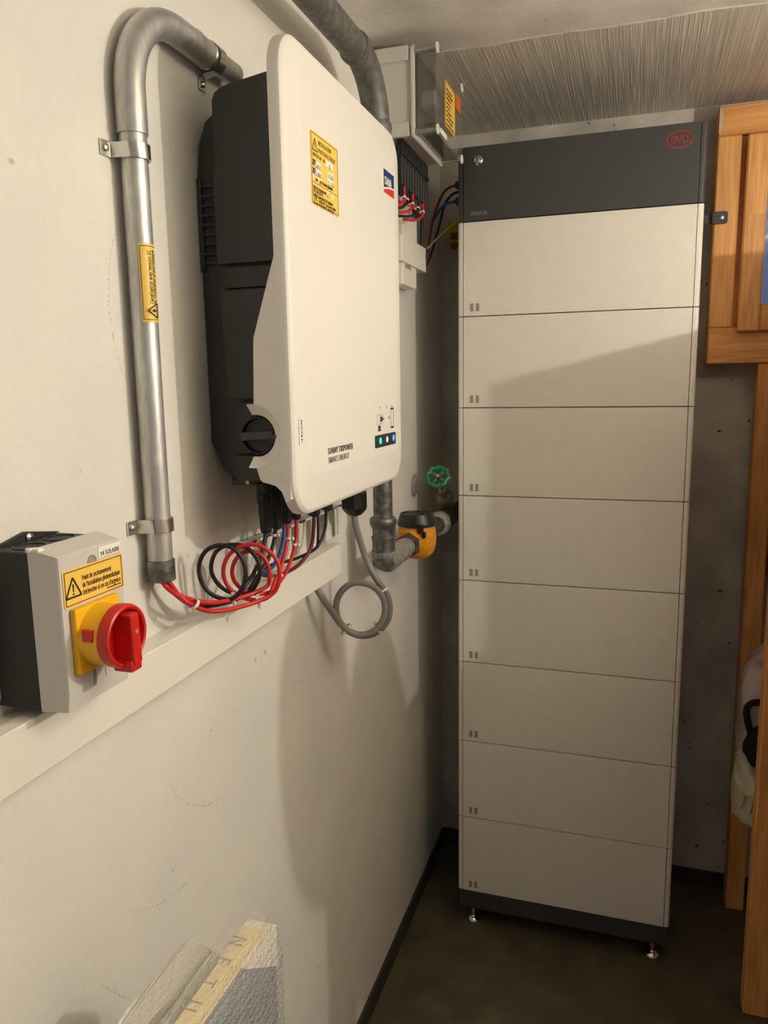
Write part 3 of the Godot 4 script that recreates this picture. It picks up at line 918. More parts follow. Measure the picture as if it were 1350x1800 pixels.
	b.lathe(Transform3D(Basis(Vector3(1, 0, 0), Vector3(0, -1, 0), Vector3(0, 0, -1)), Vector3.ZERO), [[0.024, 0.0], [0.024, 0.062], [0.022, 0.064]], 24)
	part(b, "gland_body", M.black_soft, gl)
	b = MB.new(); b.angle = 20.0
	b.lathe(Transform3D(Basis(Vector3(1, 0, 0), Vector3(0, -1, 0), Vector3(0, 0, -1)), Vector3.ZERO), [[0.0235, 0.064], [0.0255, 0.067], [0.0255, 0.094], [0.022, 0.1], [0.014, 0.108], [0.009, 0.11]], 10)
	part(b, "gland_nut", M.black, gl)

func frame_line(parent: Node, bs: Basis, at: Vector3, w: float, h: float, th: float, m: Material) -> void:
	var b := MB.new()
	var T := Transform3D(bs, at)
	for q in [[0.0, h / 2, w, th], [0.0, -h / 2, w, th], [w / 2, 0.0, th, h], [-w / 2, 0.0, th, h]]:
		b.slab(T * Transform3D(Basis.IDENTITY, Vector3(q[0], q[1], 0)), q[2] + th * 0.0, q[3], 0.0004, 0.0, 0.0, 1, 1)
	part(b, "border_line", m, parent)

func triangle_sign(parent: Node, at: Vector3, r: float) -> void:
	var b := MB.new()
	var T := Transform3D(FX, at)
	var c := [Vector2(0, r), Vector2(-r * 0.92, -r * 0.62), Vector2(r * 0.92, -r * 0.62)]
	for i in 3:
		var a: Vector2 = c[i]; var d: Vector2 = c[(i + 1) % 3]
		var n := (d - a).orthogonal().normalized() * r * 0.075
		b.prism(T, PackedVector2Array([a - n, d - n, d + n, a + n]), -0.0002, 0.0002)
	b.prism(T, PackedVector2Array([Vector2(-r * 0.09, r * 0.45), Vector2(r * 0.09, r * 0.45), Vector2(r * 0.05, -r * 0.2), Vector2(-r * 0.05, -r * 0.2)]), -0.0002, 0.0002)
	b.prism(T, PackedVector2Array([Vector2(-r * 0.08, -r * 0.3), Vector2(r * 0.08, -r * 0.3), Vector2(r * 0.08, -r * 0.45), Vector2(-r * 0.08, -r * 0.45)]), -0.0002, 0.0002)
	part(b, "triangle_sign", M.black_print, parent)

# ------------------------------------------------------------------ conduit
func clamp_at(parent: Node, c: Vector3, axis: Vector3, r: float, side: Vector3) -> void:
	# saddle clamp: a band round the pipe and two ears on the wall
	var k := Node3D.new(); k.name = "pipe_clamp"; parent.add_child(k, true)
	var b := MB.new()
	var out := Vector3(1, 0, 0)
	var rings := []
	var prof := []
	prof.append([side * (r + 0.022), -c.x + 0.001]); prof.append([side * (r + 0.006), -c.x + 0.0015])
	for i in 13:
		var a := PI - PI * i / 12.0
		prof.append([-side * cos(a) * (r + 0.0012), sin(a) * (r + 0.0012) if i > 0 and i < 12 else -0.004])
	prof.append([-side * (r + 0.006), -c.x + 0.0015]); prof.append([-side * (r + 0.022), -c.x + 0.001])
	for q in prof:
		var o: Vector3 = c + q[0] + out * float(q[1])
		var w := 0.0085
		rings.append(PackedVector3Array([o - axis * w, o + axis * w, o + axis * w + out * 0.0018 + Vector3.ZERO, o - axis * w + out * 0.0018]))
	# thickness is radial on the arc
	for i in range(2, 15):
		var d: Vector3 = (prof[i][0] + out * float(prof[i][1])).normalized() * 0.0018
		var o2: Vector3 = c + prof[i][0] + out * float(prof[i][1])
		rings[i] = PackedVector3Array([o2 - axis * 0.0085, o2 + axis * 0.0085, o2 + axis * 0.0085 + d, o2 - axis * 0.0085 + d])
	b.loft(rings)
	part(b, "band", M.zinc, k)
	for s in [-1.0, 1.0]:
		b = MB.new()
		var e: Vector3 = c + side * s * (r + 0.0145) + out * (-c.x + 0.003)
		b.lathe(Transform3D(MB.along(out), e), [[0.0042, 0.0], [0.0042, 0.0022], [0.0025, 0.0034]], 12)
		part(b, "screw", M.chrome, k)

func conduit() -> void:
	var t := thing("metal_conduit", "galvanised steel conduit bending over to the inverter on the left wall", "conduit")
	var cx := 0.0195
	var zv := 1.580
	var b := MB.new()
	b.cyl(Vector3(cx, 1.362, zv), Vector3(cx, 1.876, zv), 0.0158, 28)
	b.cyl(Vector3(cx, 2.026, 1.40), Vector3(cx, 2.026, 1.325), 0.0158, 28)
	part(b, "tube", M.galv, t)
	b = MB.new()
	var pts := PackedVector3Array()
	pts.append(Vector3(cx, 1.873, zv)); pts.append(Vector3(cx, 1.9, zv))
	var R := 0.105
	for i in 19:
		var a := PI / 2 * i / 18.0
		pts.append(Vector3(cx, 1.921 + R * sin(a), zv - R + R * cos(a)))
	pts.append(Vector3(cx, 2.026, 1.45)); pts.append(Vector3(cx, 2.026, 1.398))
	b.tube_raw(pts, 0.018, 28)
	part(b, "bend", M.galv, t)
	b = MB.new()
	b.lathe(Transform3D(MB.along(Vector3(0, 0, -1)), Vector3(cx, 2.026, 1.403)), [[0.018, 0.0], [0.0192, 0.0015], [0.0192, 0.0035], [0.018, 0.005]], 28)
	part(b, "collar", M.zinc, t)
	b = MB.new()
	b.lathe(Transform3D(MB.along(Vector3(0, 1, 0)), Vector3(cx, 1.336, zv)), [[0.0165, 0.0], [0.0178, 0.001], [0.0178, 0.027], [0.0165, 0.028]], 28)
	part(b, "end_bush", M.galv_dull, t)
	clamp_at(t, Vector3(cx, 1.853, zv), Vector3(0, 1, 0), 0.0162, Vector3(0, 0, 1))
	clamp_at(t, Vector3(cx, 1.409, zv), Vector3(0, 1, 0), 0.0162, Vector3(0, 0, 1))
	clamp_at(t, Vector3(cx, 2.026, 1.385), Vector3(0, 0, 1), 0.0162, Vector3(0, -1, 0))
	# curved yellow label
	var lab := Node3D.new(); lab.name = "curved_label"; t.add_child(lab, true)
	lab.set_meta("label", "yellow warning sticker wrapped round the conduit")
	var rr := 0.0162
	b = MB.new()
	var rings := []
	for y in [1.6585, 1.7495]:
		var r := PackedVector3Array()
		for i in 11:
			var a := deg_to_rad(-46.0 + 92.0 * i / 10.0 + 18.0)
			r.append(Vector3(cx + cos(a) * rr, y, zv + sin(a) * rr))
		for i in 11:
			var a := deg_to_rad(-46.0 + 92.0 * (10 - i) / 10.0 + 18.0)
			r.append(Vector3(cx + cos(a) * (rr - 0.0006), y, zv + sin(a) * (rr - 0.0006)))
		rings.append(r)
	b.loft(rings)
	part(b, "sticker", M.yellow_label, lab)
	b = MB.new()
	for a0 in [58.0]:
		var a := deg_to_rad(a0)
		b.cyl(Vector3(cx + cos(a) * rr, 1.6615, zv + sin(a) * rr), Vector3(cx + cos(a) * rr, 1.7465, zv + sin(a) * rr), 0.0004, 6)
	for y in [1.6615, 1.7465]:
		var l := PackedVector3Array()
		for i in 9:
			var a := deg_to_rad(58.0 - 80.0 * i / 8.0)
			l.append(Vector3(cx + cos(a) * rr, y, zv + sin(a) * rr))
		b.tube_raw(l, 0.0004, 6)
	part(b, "border_line", M.black_print, lab)
	for q in [[26.0, "Canalisation avec tension DC"], [6.0, "de l'installation photovoltaïque"]]:
		var a := deg_to_rad(q[0])
		var n := Vector3(cos(a), 0, sin(a))
		var tangent := Vector3(sin(a), 0, -cos(a))
		write(lab, q[1], 0.0045, Vector3(cx, 1.711, zv) + n * (rr + 0.0003) + tangent * 0.002, Basis(Vector3(0, 1, 0), -tangent, n), M.black_print, false, 0.78, "lettering", false, 0.062)
	b = MB.new()
	var a2 := deg_to_rad(14.0)
	var n2 := Vector3(cos(a2), 0, sin(a2))
	var g2 := Vector3(sin(a2), 0, -cos(a2))
	var T := Transform3D(Basis(g2, Vector3(0, 1, 0), n2), Vector3(cx, 1.672, zv) + n2 * (rr + 0.0004))
	var c := [Vector2(-0.008, 0.0), Vector2(0.006, 0.0085), Vector2(0.006, -0.0085)]
	for i in 3:
		var p1: Vector2 = c[i]; var p2: Vector2 = c[(i + 1) % 3]
		var nn := (p2 - p1).orthogonal().normalized() * 0.0006
		b.prism(T, PackedVector2Array([p1 - nn, p2 - nn, p2 + nn, p1 + nn]), -0.0002, 0.0003)
	b.prism(T, PackedVector2Array([Vector2(-0.005, 0.0008), Vector2(0.001, -0.0018), Vector2(0.0005, 0.0005), Vector2(0.005, -0.0005), Vector2(0.0, 0.0022), Vector2(0.0, 0.0002)]), -0.0002, 0.0003)
	part(b, "triangle_sign", M.black_print, lab)

# ------------------------------------------------------------------ main switch box
func switch_box() -> void:
	var t := thing("isolator_switch_box", "grey and black isolator box with red and yellow rotary handle on the wall", "switch")
	var zl := 1.836; var zr := 1.737; var zc := (zl + zr) / 2; var w := zl - zr
	var y0 := 1.270; var y1 := 1.431; var h := y1 - y0; var yc := (y0 + y1) / 2
	var b := MB.new()
	b.slab(Transform3D(FX, Vector3(0.0255, yc - 0.001, zc)), w - 0.002, h - 0.004, 0.05, 0.003, 0.001, 1, 2)
	part(b, "back_box", M.black_soft, t)
	b = MB.new()
	b.prism(Transform3D(FX, Vector3(0.0, 0.0, zc)), PackedVector2Array([Vector2(-w / 2 + 0.001, y1 - 0.004), Vector2(0.0, y1 + 0.0065), Vector2(w / 2 - 0.001, y1 - 0.002)]), 0.0005, 0.006)
	part(b, "mounting_lug", M.black_soft, t)
	b = MB.new()
	b.prism(Transform3D(FX, Vector3(0.0, 0.0, zc)), PackedVector2Array([Vector2(-w / 2 + 0.001, y0 + 0.006), Vector2(-w / 2 - 0.001, y0 + 0.001), Vector2(w / 2 - 0.001, y0 + 0.001), Vector2(w / 2 - 0.001, y0 + 0.006)]), 0.0005, 0.05)
	part(b, "bottom_flange", M.black_soft, t)
	for q in [[0.03, zc + 0.023], [0.028, zc - 0.022]]:
		b = MB.new(); b.lathe(Transform3D(Basis.IDENTITY, Vector3(q[0], y1 - 0.0031, q[1])), [[0.0165, 0.0], [0.0165, 0.0012], [0.0145, 0.0012], [0.0145, 0.0002]], 24, true, false)
		part(b, "knockout_ring", M.black, t)
	b = MB.new(); b.lathe(Transform3D(MB.along(Vector3(1, 0, 0)), Vector3(0.006, y1 + 0.0005, zc - 0.002)), [[0.0045, 0.0], [0.0045, 0.002], [0.002, 0.0035]], 14)
	part(b, "screw", M.chrome, t)
	# grey lid with sloping edges
	b = MB.new()
	b.angle = 20.0
	var T := Transform3D(FX, Vector3(0, yc, zc))
	var rings := []
	for q in [[0.0, 0.0, 0.0, 0.051], [0.0, 0.0, 0.0, 0.0535], [0.003, 0.006, 0.001, 0.0805], [0.004, 0.0075, 0.018, 0.0825]]:
		var o := PackedVector3Array()
		for v in [Vector2(1, 1), Vector2(-1, 1), Vector2(-1, -1), Vector2(1, -1)]:
			var x: float = v.x * (w / 2 - q[0])
			var y: float = h / 2 - q[1] if v.y > 0 else -h / 2 + q[2]
			o.append(T * Vector3(x, y, q[3]))
		rings.append(o)
	b.loft(rings)
	var lid := part(b, "lid", M.switch_grey, t)
	b = MB.new()
	b.cyl(Vector3(0.0522, y1 - 0.002, zl - 0.002), Vector3(0.0522, y1 + 0.0015, zl - 0.002), 0.0035, 10)
	b.box(Vector3(0.0565, y1 - 0.0005, zl - 0.006), Vector3(0.012, 0.003, 0.008), 0.0006)
	part(b, "hinge_clip", M.white_print, lid)
	var fx := 0.0825
	b = MB.new(); b.lathe(Transform3D(MB.along(Vector3(1, 0, 0)), Vector3(fx, 1.411, 1.7855)), [[0.0066, 0.0], [0.0066, 0.0007], [0.0055, 0.0007], [0.0055, 0.0002]], 20)
	part(b, "round_plug", M.print_grey, lid)
	# tape and yellow label
	b = MB.new(); b.slab(Transform3D(FX, Vector3(fx + 0.0004, 1.4175, 1.7582)), 0.0345, 0.0105, 0.0006, 0.0, 0.0, 1, 1)
	part(b, "tape_strip", M.white_print, t)
	write(t, "14 SOLAIRE", 0.0042, Vector3(fx + 0.0009, 1.4155, 1.7582), FX, M.black_print, false, 1.02, "lettering", false, 0.030)
	var lab := Node3D.new(); lab.name = "warning_label"; t.add_child(lab, true)
	lab.set_meta("label", "yellow warning sticker with black French text")
	var lc := Vector3(fx + 0.0005, 1.3915, 1.7845)
	var tilt := FX * Basis(Vector3(0, 0, 1), deg_to_rad(0.0))
	b = MB.new(); b.slab(Transform3D(tilt, lc), 0.0895, 0.0365, 0.0008, 0.002, 0.0, 1, 3)
	part(b, "sticker", M.yellow_label, lab)
	frame_line(lab, tilt, lc + Vector3(0.0006, 0, 0), 0.085, 0.0325, 0.0007, M.black_print)
	triangle_sign(lab, lc + Vector3(0.0006, -0.0018, 0.0315), 0.0118)
	for q in [["Point de sectionnement", 0.0065, 0.044], ["de l'installation photovoltaïque", -0.0008, 0.0575], ["Déclencher ici en cas d'urgence", -0.0081, 0.0575]]:
		write(lab, q[0], 0.0050, lc + Vector3(0.0006, q[1], 0.0185), FX, M.black_print, false, 0.9, "lettering", true, q[2])
	b = MB.new(); b.box(lc + Vector3(0.0006, -0.0128, -0.0285), Vector3(0.0004, 0.0012, 0.022), 0.0)
	part(b, "fine_print_line", M.dark_grey_print, lab)
	# yellow plate, collar and red handle
	var hd := Node3D.new(); hd.name = "rotary_handle"; t.add_child(hd, true)
	hd.position = Vector3(fx, 1.3385, 1.7905)
	hd.set_meta("label", "red rotary handle with yellow collar")
	b = MB.new(); b.slab(Transform3D(FX, Vector3(0.0035, 0, -0.0005)), 0.066, 0.066, 0.007, 0.002, 0.001, 1, 2)
	part(b, "plate", M.yellow, hd)
	var LX := Transform3D(MB.along(Vector3(1, 0, 0)), Vector3.ZERO)
	b = MB.new(); b.lathe(LX, [[0.0322, 0.006], [0.031, 0.010], [0.0305, 0.0265], [0.0295, 0.0275]], 40)
	part(b, "collar", M.yellow, hd)
	b = MB.new(); b.box(Vector3(0.017, 0.0075, 0.0296), Vector3(0.012, 0.012, 0.004), 0.0005)
	part(b, "padlock_window", M.red, hd)
	b = MB.new(); b.lathe(LX, [[0.0295, 0.0268], [0.0318, 0.0285], [0.032, 0.037], [0.0312, 0.0395], [0.0292, 0.0405], [0.0272, 0.0395], [0.0268, 0.036], [0.0262, 0.029], [0.02, 0.028]], 44)
	part(b, "handle_ring", M.red, hd)
	b = MB.new()
	var gp := PackedVector2Array([Vector2(-0.0068, 0.027), Vector2(0.0068, 0.027), Vector2(0.0068, -0.027), Vector2(0.0085, -0.034), Vector2(-0.0085, -0.034), Vector2(-0.0068, -0.027)])
	b.slab(Transform3D(FX * Basis(Vector3(0, 0, 1), deg_to_rad(2)), Vector3(0.0385, -0.002, 0)), 0.0135, 0.052, 0.024, 0.002, 0.0022, 2, 3)
	b.slab(Transform3D(FX, Vector3(0.0375, -0.029, 0)), 0.017, 0.012, 0.022, 0.002, 0.002, 2, 3)
	part(b, "grip", M.red, hd)
	b = MB.new(); b.lathe(Transform3D(MB.along(Vector3(1, 0, 0)), Vector3(0.0505, 0.006, 0)), [[0.0022, 0.0], [0.0022, 0.0004], [0.001, 0.0004]], 12)
	part(b, "grip_mark", M.print_grey, hd)
	# grooves under the handle
	b = MB.new()
	b.box(Vector3(fx, 1.296, 1.7945), Vector3(0.0008, 0.022, 0.0042), 0.0)
	part(b, "groove_strip", M.print_grey, lid)
	b = MB.new()
	b.box(Vector3(fx, 1.3005, 1.778), Vector3(0.0006, 0.0225, 0.0012), 0.0)
	part(b, "groove_strip", M.print_grey, lid)
	write(lid, "IP65", 0.0035, Vector3(fx + 0.0004, 1.2975, 1.7575), FX, M.dark_grey_print, true)

# ------------------------------------------------------------------ cable trunking
func trunking() -> void:
	var t := thing("cable_trunking", "long white plastic cable trunking running along the left wall under the inverter", "trunking")
	var b := MB.new()
	b.box(Vector3(0.0185, 1.237, 1.66), Vector3(0.037, 0.056, 1.32), 0.001)
	part(b, "channel", M.trunk, t)
	b = MB.new()
	b.slab(Transform3D(FX, Vector3(0.0385, 1.2375, 1.66)), 1.322, 0.061, 0.004, 0.0015, 0.001, 1, 2)
	b.box(Vector3(0.03, 1.2667, 1.66), Vector3(0.018, 0.0024, 1.32), 0.0006)
	part(b, "lid", M.trunk, t)
	t.transform = Transform3D(Basis.IDENTITY, Vector3(0, 1.237, 1.0)) * Transform3D(Basis(Vector3(1, 0, 0), 0.0075), Vector3.ZERO) * Transform3D(Basis.IDENTITY, Vector3(0, -1.237, -1.0))
	var u := thing("wall_duct", "short white open wall duct behind the cables under the inverter", "duct")
	b = MB.new()
	b.box(Vector3(0.002, 1.3035, 1.145), Vector3(0.004, 0.070, 0.41), 0.0005)
	part(b, "back_plate", M.trunk, u)
	b = MB.new()
	b.box(Vector3(0.012, 1.3365, 1.145), Vector3(0.022, 0.004, 0.41), 0.0006)
	part(b, "upper_lip", M.trunk, u)
	for i in 7:
		b = MB.new()
		b.box(Vector3(0.0215, 1.3085, 0.955 + i * 0.0635), Vector3(0.003, 0.06, 0.03), 0.0006)
		part(b, "slot_finger", M.trunk, u)
	var v := thing("vertical_trunking", "upright white trunking beside the battery tower, dropping from the meter box", "trunking")
	b = MB.new(); b.box(Vector3(0.02, 1.965, 0.475), Vector3(0.04, 0.075, 0.125), 0.0015)
	part(b, "upper_channel", M.trunk, v)
	b = MB.new(); b.box(Vector3(0.0215, 1.9045, 0.4505), Vector3(0.045, 0.062, 0.225), 0.0015)
	part(b, "joint_cover", M.trunk, v)
	b = MB.new(); b.box(Vector3(0.019, 1.85, 0.475), Vector3(0.038, 0.055, 0.125), 0.0015)
	part(b, "lower_channel", M.trunk, v)
	b = MB.new(); b.box(Vector3(0.038, 1.868, 0.49), Vector3(0.001, 0.009, 0.05), 0.0)
	part(b, "slot", M.print_grey, v)

# ------------------------------------------------------------------ transparent electrical enclosure
func electric_box() -> void:
	var t := thing("meter_enclosure", "grey enclosure with clear plastic lid up by the ceiling in the corner", "enclosure")
	var z0 := 0.46; var z1 := 0.722; var y0 := 2.101; var y1 := 2.285
	var zc := (z0 + z1) / 2; var yc := (y0 + y1) / 2; var w := z1 - z0; var h := y1 - y0
	var b := MB.new()
	b.slab(Transform3D(FX, Vector3(0.0575, yc, zc)), w - 0.012, h - 0.012, 0.115, 0.01, 0.003, 2, 4)
	part(b, "box_body", M.enclosure, t)
	for q in [[y1 - 0.017, 0.03], [y0 + 0.017, 0.03]]:
		b = MB.new(); b.slab(Transform3D(Basis.IDENTITY, Vector3(0.055, q[0], z1 - 0.004)), 0.11, q[1], 0.008, 0.004, 0.003, 2, 3)
		part(b, "corner_boss", M.enclosure, t)
	b = MB.new()
	b.slab(Transform3D(FX, Vector3(0.1175, yc, zc)), w, h, 0.007, 0.012, 0.002, 2, 5)
	part(b, "rim", M.enclosure, t)
	# inside: dark switchgear on a plate
	b = MB.new(); b.slab(Transform3D(FX, Vector3(0.1235, yc, zc)), w - 0.03, h - 0.03, 0.005, 0.004, 0.0, 1, 2)
	part(b, "inner_plate", M.black_soft, t)
	b = MB.new(); b.box(Vector3(0.14, 2.19, 0.60), Vector3(0.03, 0.03, 0.15), 0.002)
	part(b, "terminal_rail", M.print_grey, t)
	b = MB.new(); b.tube(vs([[0.135, 2.255, 0.66], [0.146, 2.24, 0.64], [0.15, 2.21, 0.60], [0.142, 2.18, 0.56], [0.135, 2.16, 0.52]]), 0.005, 8, 0.008)
	part(b, "inner_cable", M.black_cable, t)
	b = MB.new(); b.tube(vs([[0.135, 2.135, 0.69], [0.148, 2.15, 0.67], [0.15, 2.14, 0.64], [0.14, 2.12, 0.62]]), 0.006, 8, 0.008)
	part(b, "inner_cable", M.black_cable, t)
	# clear lid: five thin plates
	var cl := Node3D.new(); cl.name = "clear_lid"; t.add_child(cl, true)
	b = MB.new(); b.slab(Transform3D(FX, Vector3(0.169, yc, zc)), w - 0.008, h - 0.008, 0.003, 0.006, 0.0, 1, 3)
	part(b, "lid_front", M.clear, cl)
	for s in [-1.0, 1.0]:
		b = MB.new(); b.box(Vector3(0.145, yc, zc + s * (w / 2 - 0.016)), Vector3(0.045, h - 0.03, 0.003), 0.0)
		part(b, "lid_side", M.clear, cl)
		b = MB.new(); b.box(Vector3(0.145, yc + s * (h / 2 - 0.012), zc), Vector3(0.045, 0.003, w - 0.034), 0.0)
		part(b, "lid_side", M.clear, cl)
	for q in [[y1 - 0.012, z1 - 0.012], [y0 + 0.012, z1 - 0.012], [y0 + 0.012, z0 + 0.012], [y1 - 0.012, z0 + 0.012]]:
		b = MB.new(); b.cyl(Vector3(0.122, q[0], q[1]), Vector3(0.170, q[0], q[1]), 0.0085, 18, 0.001)
		part(b, "screw_post", M.clear, cl)
		b = MB.new(); b.lathe(Transform3D(MB.along(Vector3(1, 0, 0)), Vector3(0.169, q[0], q[1])), [[0.0102, 0.0], [0.0102, 0.003], [0.006, 0.003], [0.0055, 0.001]], 18)
		part(b, "post_cap", M.white_print, cl)
		b = MB.new(); b.cyl(Vector3(0.122, q[0], q[1]), Vector3(0.165, q[0], q[1]), 0.0035, 10)
		part(b, "post_screw", M.zinc, cl)
	var fx := 0.1711
	b = MB.new(); b.slab(Transform3D(FX, Vector3(fx, 2.187, 0.596)), 0.098, 0.094, 0.0008, 0.003, 0.0, 1, 3)
	var st := part(b, "yellow_sticker", M.yellow_label, cl)
	frame_line(st, FX, Vector3(fx + 0.0006, 2.187, 0.596), 0.093, 0.089, 0.0008, M.black_print)
	var row := 0
	for s in ["INSTALLATION", "PHOTOVOLTAÏQUE", "ONDULEUR No  1", "Tension DC max", "Courant max", "avec séparation", "Point de sectionnement", "Tension DC du champ", "et tension AC du réseau"]:
		write(st, s, 0.0052 if row < 2 else 0.0036, Vector3(fx + 0.0006, 2.2175 - row * 0.0088, 0.636), FX, M.black_print, false, 1.0, "lettering", true, minf(0.08, s.length() * (0.0042 if row < 2 else 0.003)))
		row += 1
	b = MB.new(); b.slab(Transform3D(FX, Vector3(fx, 2.224, 0.515)), 0.052, 0.034, 0.0008, 0.002, 0.0, 1, 2)
	part(b, "orange_sticker", M.orange, cl)
	b = MB.new(); b.slab(Transform3D(FX, Vector3(fx, 2.117, 0.66)), 0.06, 0.011, 0.0008, 0.001, 0.0, 1, 2)
	part(b, "white_strip", M.white_print, cl)
	# connectors hanging below in two rows
	var pc := MB.new()
	pc.slab(Transform3D(Basis(Vector3(1, 0, 0), Vector3(0, 0, 1), Vector3(0, -1, 0)), Vector3(0, -0.016, 0)), 0.015, 0.015, 0.034, 0.004, 0.001, 1, 2)
	pc.box(Vector3(0, -0.03, 0), Vector3(0.018, 0.008, 0.018), 0.001)
	pc.lathe(Transform3D(Basis(Vector3(1, 0, 0), Vector3(0, -1, 0), Vector3(0, 0, -1)), Vector3(0, -0.034, 0)), [[0.0068, 0.0], [0.0078, 0.004], [0.0078, 0.02], [0.0068, 0.022], [0.0065, 0.055], [0.005, 0.058]], 12)
	var pm := pc.mesh()
	for i in 10:
		inst(pm, "string_connector", M.black_soft, t, Vector3(0.082, 2.107 - 0.0006 * i, 0.69 - i * 0.0225))
		inst(pm, "string_connector", M.black_soft, t, Vector3(0.05, 2.107, 0.685 - i * 0.0225))

# ------------------------------------------------------------------ old pipework
func pipes() -> void:
	var t := thing("ceiling_pipe", "thick dark galvanised pipe running below the ceiling and bending down behind the inverter", "pipe")
	var b := MB.new()
	b.cyl(Vector3(0.085, 2.182, 3.38), Vector3(0.085, 2.182, 0.985), 0.0255, 28)
	part(b, "straight_run", M.old_pipe, t)
	b = MB.new()
	b.lathe(Transform3D(MB.along(Vector3(0, 0, -1)), Vector3(0.085, 2.182, 0.99)), [[0.026, 0.0], [0.0295, 0.003], [0.0295, 0.014], [0.027, 0.018]], 28)
	part(b, "weld_ring", M.old_pipe, t)
	b = MB.new()
	var pts := PackedVector3Array()
	for i in 17:
		var a := PI / 2 * i / 16.0
		pts.append(Vector3(0.085, 2.072 + 0.11 * cos(a), 0.975 - 0.11 * sin(a)))
	b.tube_raw(pts, 0.0265, 28)
	part(b, "elbow", M.old_pipe, t)
	b = MB.new()
	b.lathe(Transform3D(Basis(Vector3(1, 0, 0), Vector3(0, -1, 0), Vector3(0, 0, -1)), Vector3(0.085, 2.09, 0.865)), [[0.0268, 0.0], [0.0295, 0.004], [0.0305, 0.012], [0.0285, 0.022], [0.021, 0.026]], 28)
	part(b, "socket", M.old_pipe, t)
	b = MB.new()
	b.cyl(Vector3(0.085, 2.07, 0.865), Vector3(0.085, 1.27, 0.865), 0.0208, 28)
	part(b, "down_pipe", M.galv_dull, t)
	b = MB.new()
	b.lathe(Transform3D(Basis.IDENTITY, Vector3(0.085, 1.214, 0.865)), [[0.0235, -0.02], [0.0245, 0.0], [0.0245, 0.036], [0.026, 0.039], [0.026, 0.044], [0.0235, 0.046], [0.0235, 0.062], [0.026, 0.066], [0.0292, 0.073], [0.0292, 0.081], [0.026, 0.086], [0.021, 0.088]], 28)
	part(b, "union", M.galv_dull, t)
	# bottom elbow
	b = MB.new()
	var e := PackedVector3Array()
	for i in 11:
		var a := PI / 2 * i / 10.0
		e.append(Vector3(0.085, 1.204 + 0.028 * (1.0 - sin(a)) - 0.004, 0.865 - 0.03 * (1.0 - cos(a))))
	e.append(Vector3(0.085, 1.2, 0.80))
	b.tube_raw(e, 0.0262, 28)
	var pr := PackedVector3Array([Vector3(0.085, 1.2, 0.80), Vector3(0.085, 1.2, 0.77)])
	b.tube_raw(pr, 0.024, 28)
	part(b, "bottom_elbow", M.pale_pipe, t)
	b = MB.new()
	b.lathe(Transform3D(MB.along(Vector3(0, 0, -1)), Vector3(0.085, 1.2, 0.775)), [[0.022, 0.0], [0.025, 0.004], [0.0235, 0.012], [0.0255, 0.018], [0.0235, 0.026], [0.0255, 0.034], [0.023, 0.042], [0.0245, 0.055], [0.021, 0.09]], 28)
	part(b, "threaded_nipple", M.pale_pipe, t)
	b = MB.new(); b.angle = 20.0
	b.lathe(Transform3D(MB.along(Vector3(0, 0, -1)), Vector3(0.085, 1.2, 0.695)), [[0.026, 0.0], [0.031, 0.003], [0.031, 0.022], [0.028, 0.026]], 6)
	part(b, "hex_nut", M.rust_pipe, t)
	# meter
	var m := thing("water_meter", "orange yellow water meter with black cap on the old pipe", "meter")
	m.position = Vector3(0.085, 1.2, 0.6)
	b = MB.new()
	b.lathe(Transform3D.IDENTITY, [[0.02, -0.046], [0.032, -0.042], [0.042, -0.03], [0.0475, -0.012], [0.0485, 0.006], [0.047, 0.022], [0.043, 0.04], [0.042, 0.042]], 36)
	b.cyl(Vector3(0, 0, 0.075), Vector3(0, 0, -0.075), 0.021, 20, 0.001)
	part(b, "meter_body", M.yellow_meter, m)
	b = MB.new()
	b.lathe(Transform3D.IDENTITY, [[0.0475, 0.036], [0.0485, 0.039], [0.0475, 0.046], [0.041, 0.064], [0.040, 0.066], [0.0375, 0.066], [0.036, 0.063]], 36)
	part(b, "meter_cap", M.black, m)
	b = MB.new()
	b.box(Vector3(0.022, 0.034, 0.044), Vector3(0.014, 0.022, 0.009), 0.002)
	b.box(Vector3(0.03, 0.02, 0.043), Vector3(0.009, 0.016, 0.008), 0.002)
	part(b, "seal_clip", M.black, m)
	# rest of the line with the valve
	var v := thing("stop_valve", "old brass stop valve with green handwheel beside the battery tower", "valve")
	b = MB.new()
	b.lathe(Transform3D(MB.along(Vector3(0, 0, -1)), Vector3(0.085, 1.2, 0.40)), [[0.022, 0.0], [0.031, 0.006], [0.034, 0.018], [0.033, 0.034], [0.029, 0.048], [0.023, 0.056]], 26)
	part(b, "union_nut", M.pale_pipe, v)
	b = MB.new()
	b.cyl(Vector3(0.085, 1.2, 0.527), Vector3(0.085, 1.2, 0.0), 0.0225, 22)
	b.lathe(Transform3D(MB.along(Vector3(0, 0, -1)), Vector3(0.085, 1.2, 0.335)), [[0.023, 0.0], [0.028, 0.004], [0.028, 0.1], [0.023, 0.105]], 22)
	part(b, "valve_body", M.rust_pipe, v)
	var ax := Vector3(0.05, 0.6, 0.8).normalized()
	var o := Vector3(0.0765, 1.228, 0.244)
	b = MB.new()
	b.lathe(Transform3D(MB.along(ax), o), [[0.02, 0.0], [0.021, 0.04], [0.026, 0.044], [0.026, 0.056], [0.021, 0.064], [0.015, 0.07], [0.0115, 0.078], [0.0115, 0.1], [0.006, 0.104], [0.006, 0.176]], 22)
	part(b, "bonnet", M.old_brass, v)
	var wh := Node3D.new(); wh.name = "handwheel"; v.add_child(wh, true)
	wh.transform = Transform3D(MB.along(ax), o + ax * 0.17)
	b = MB.new()
	var ring := []
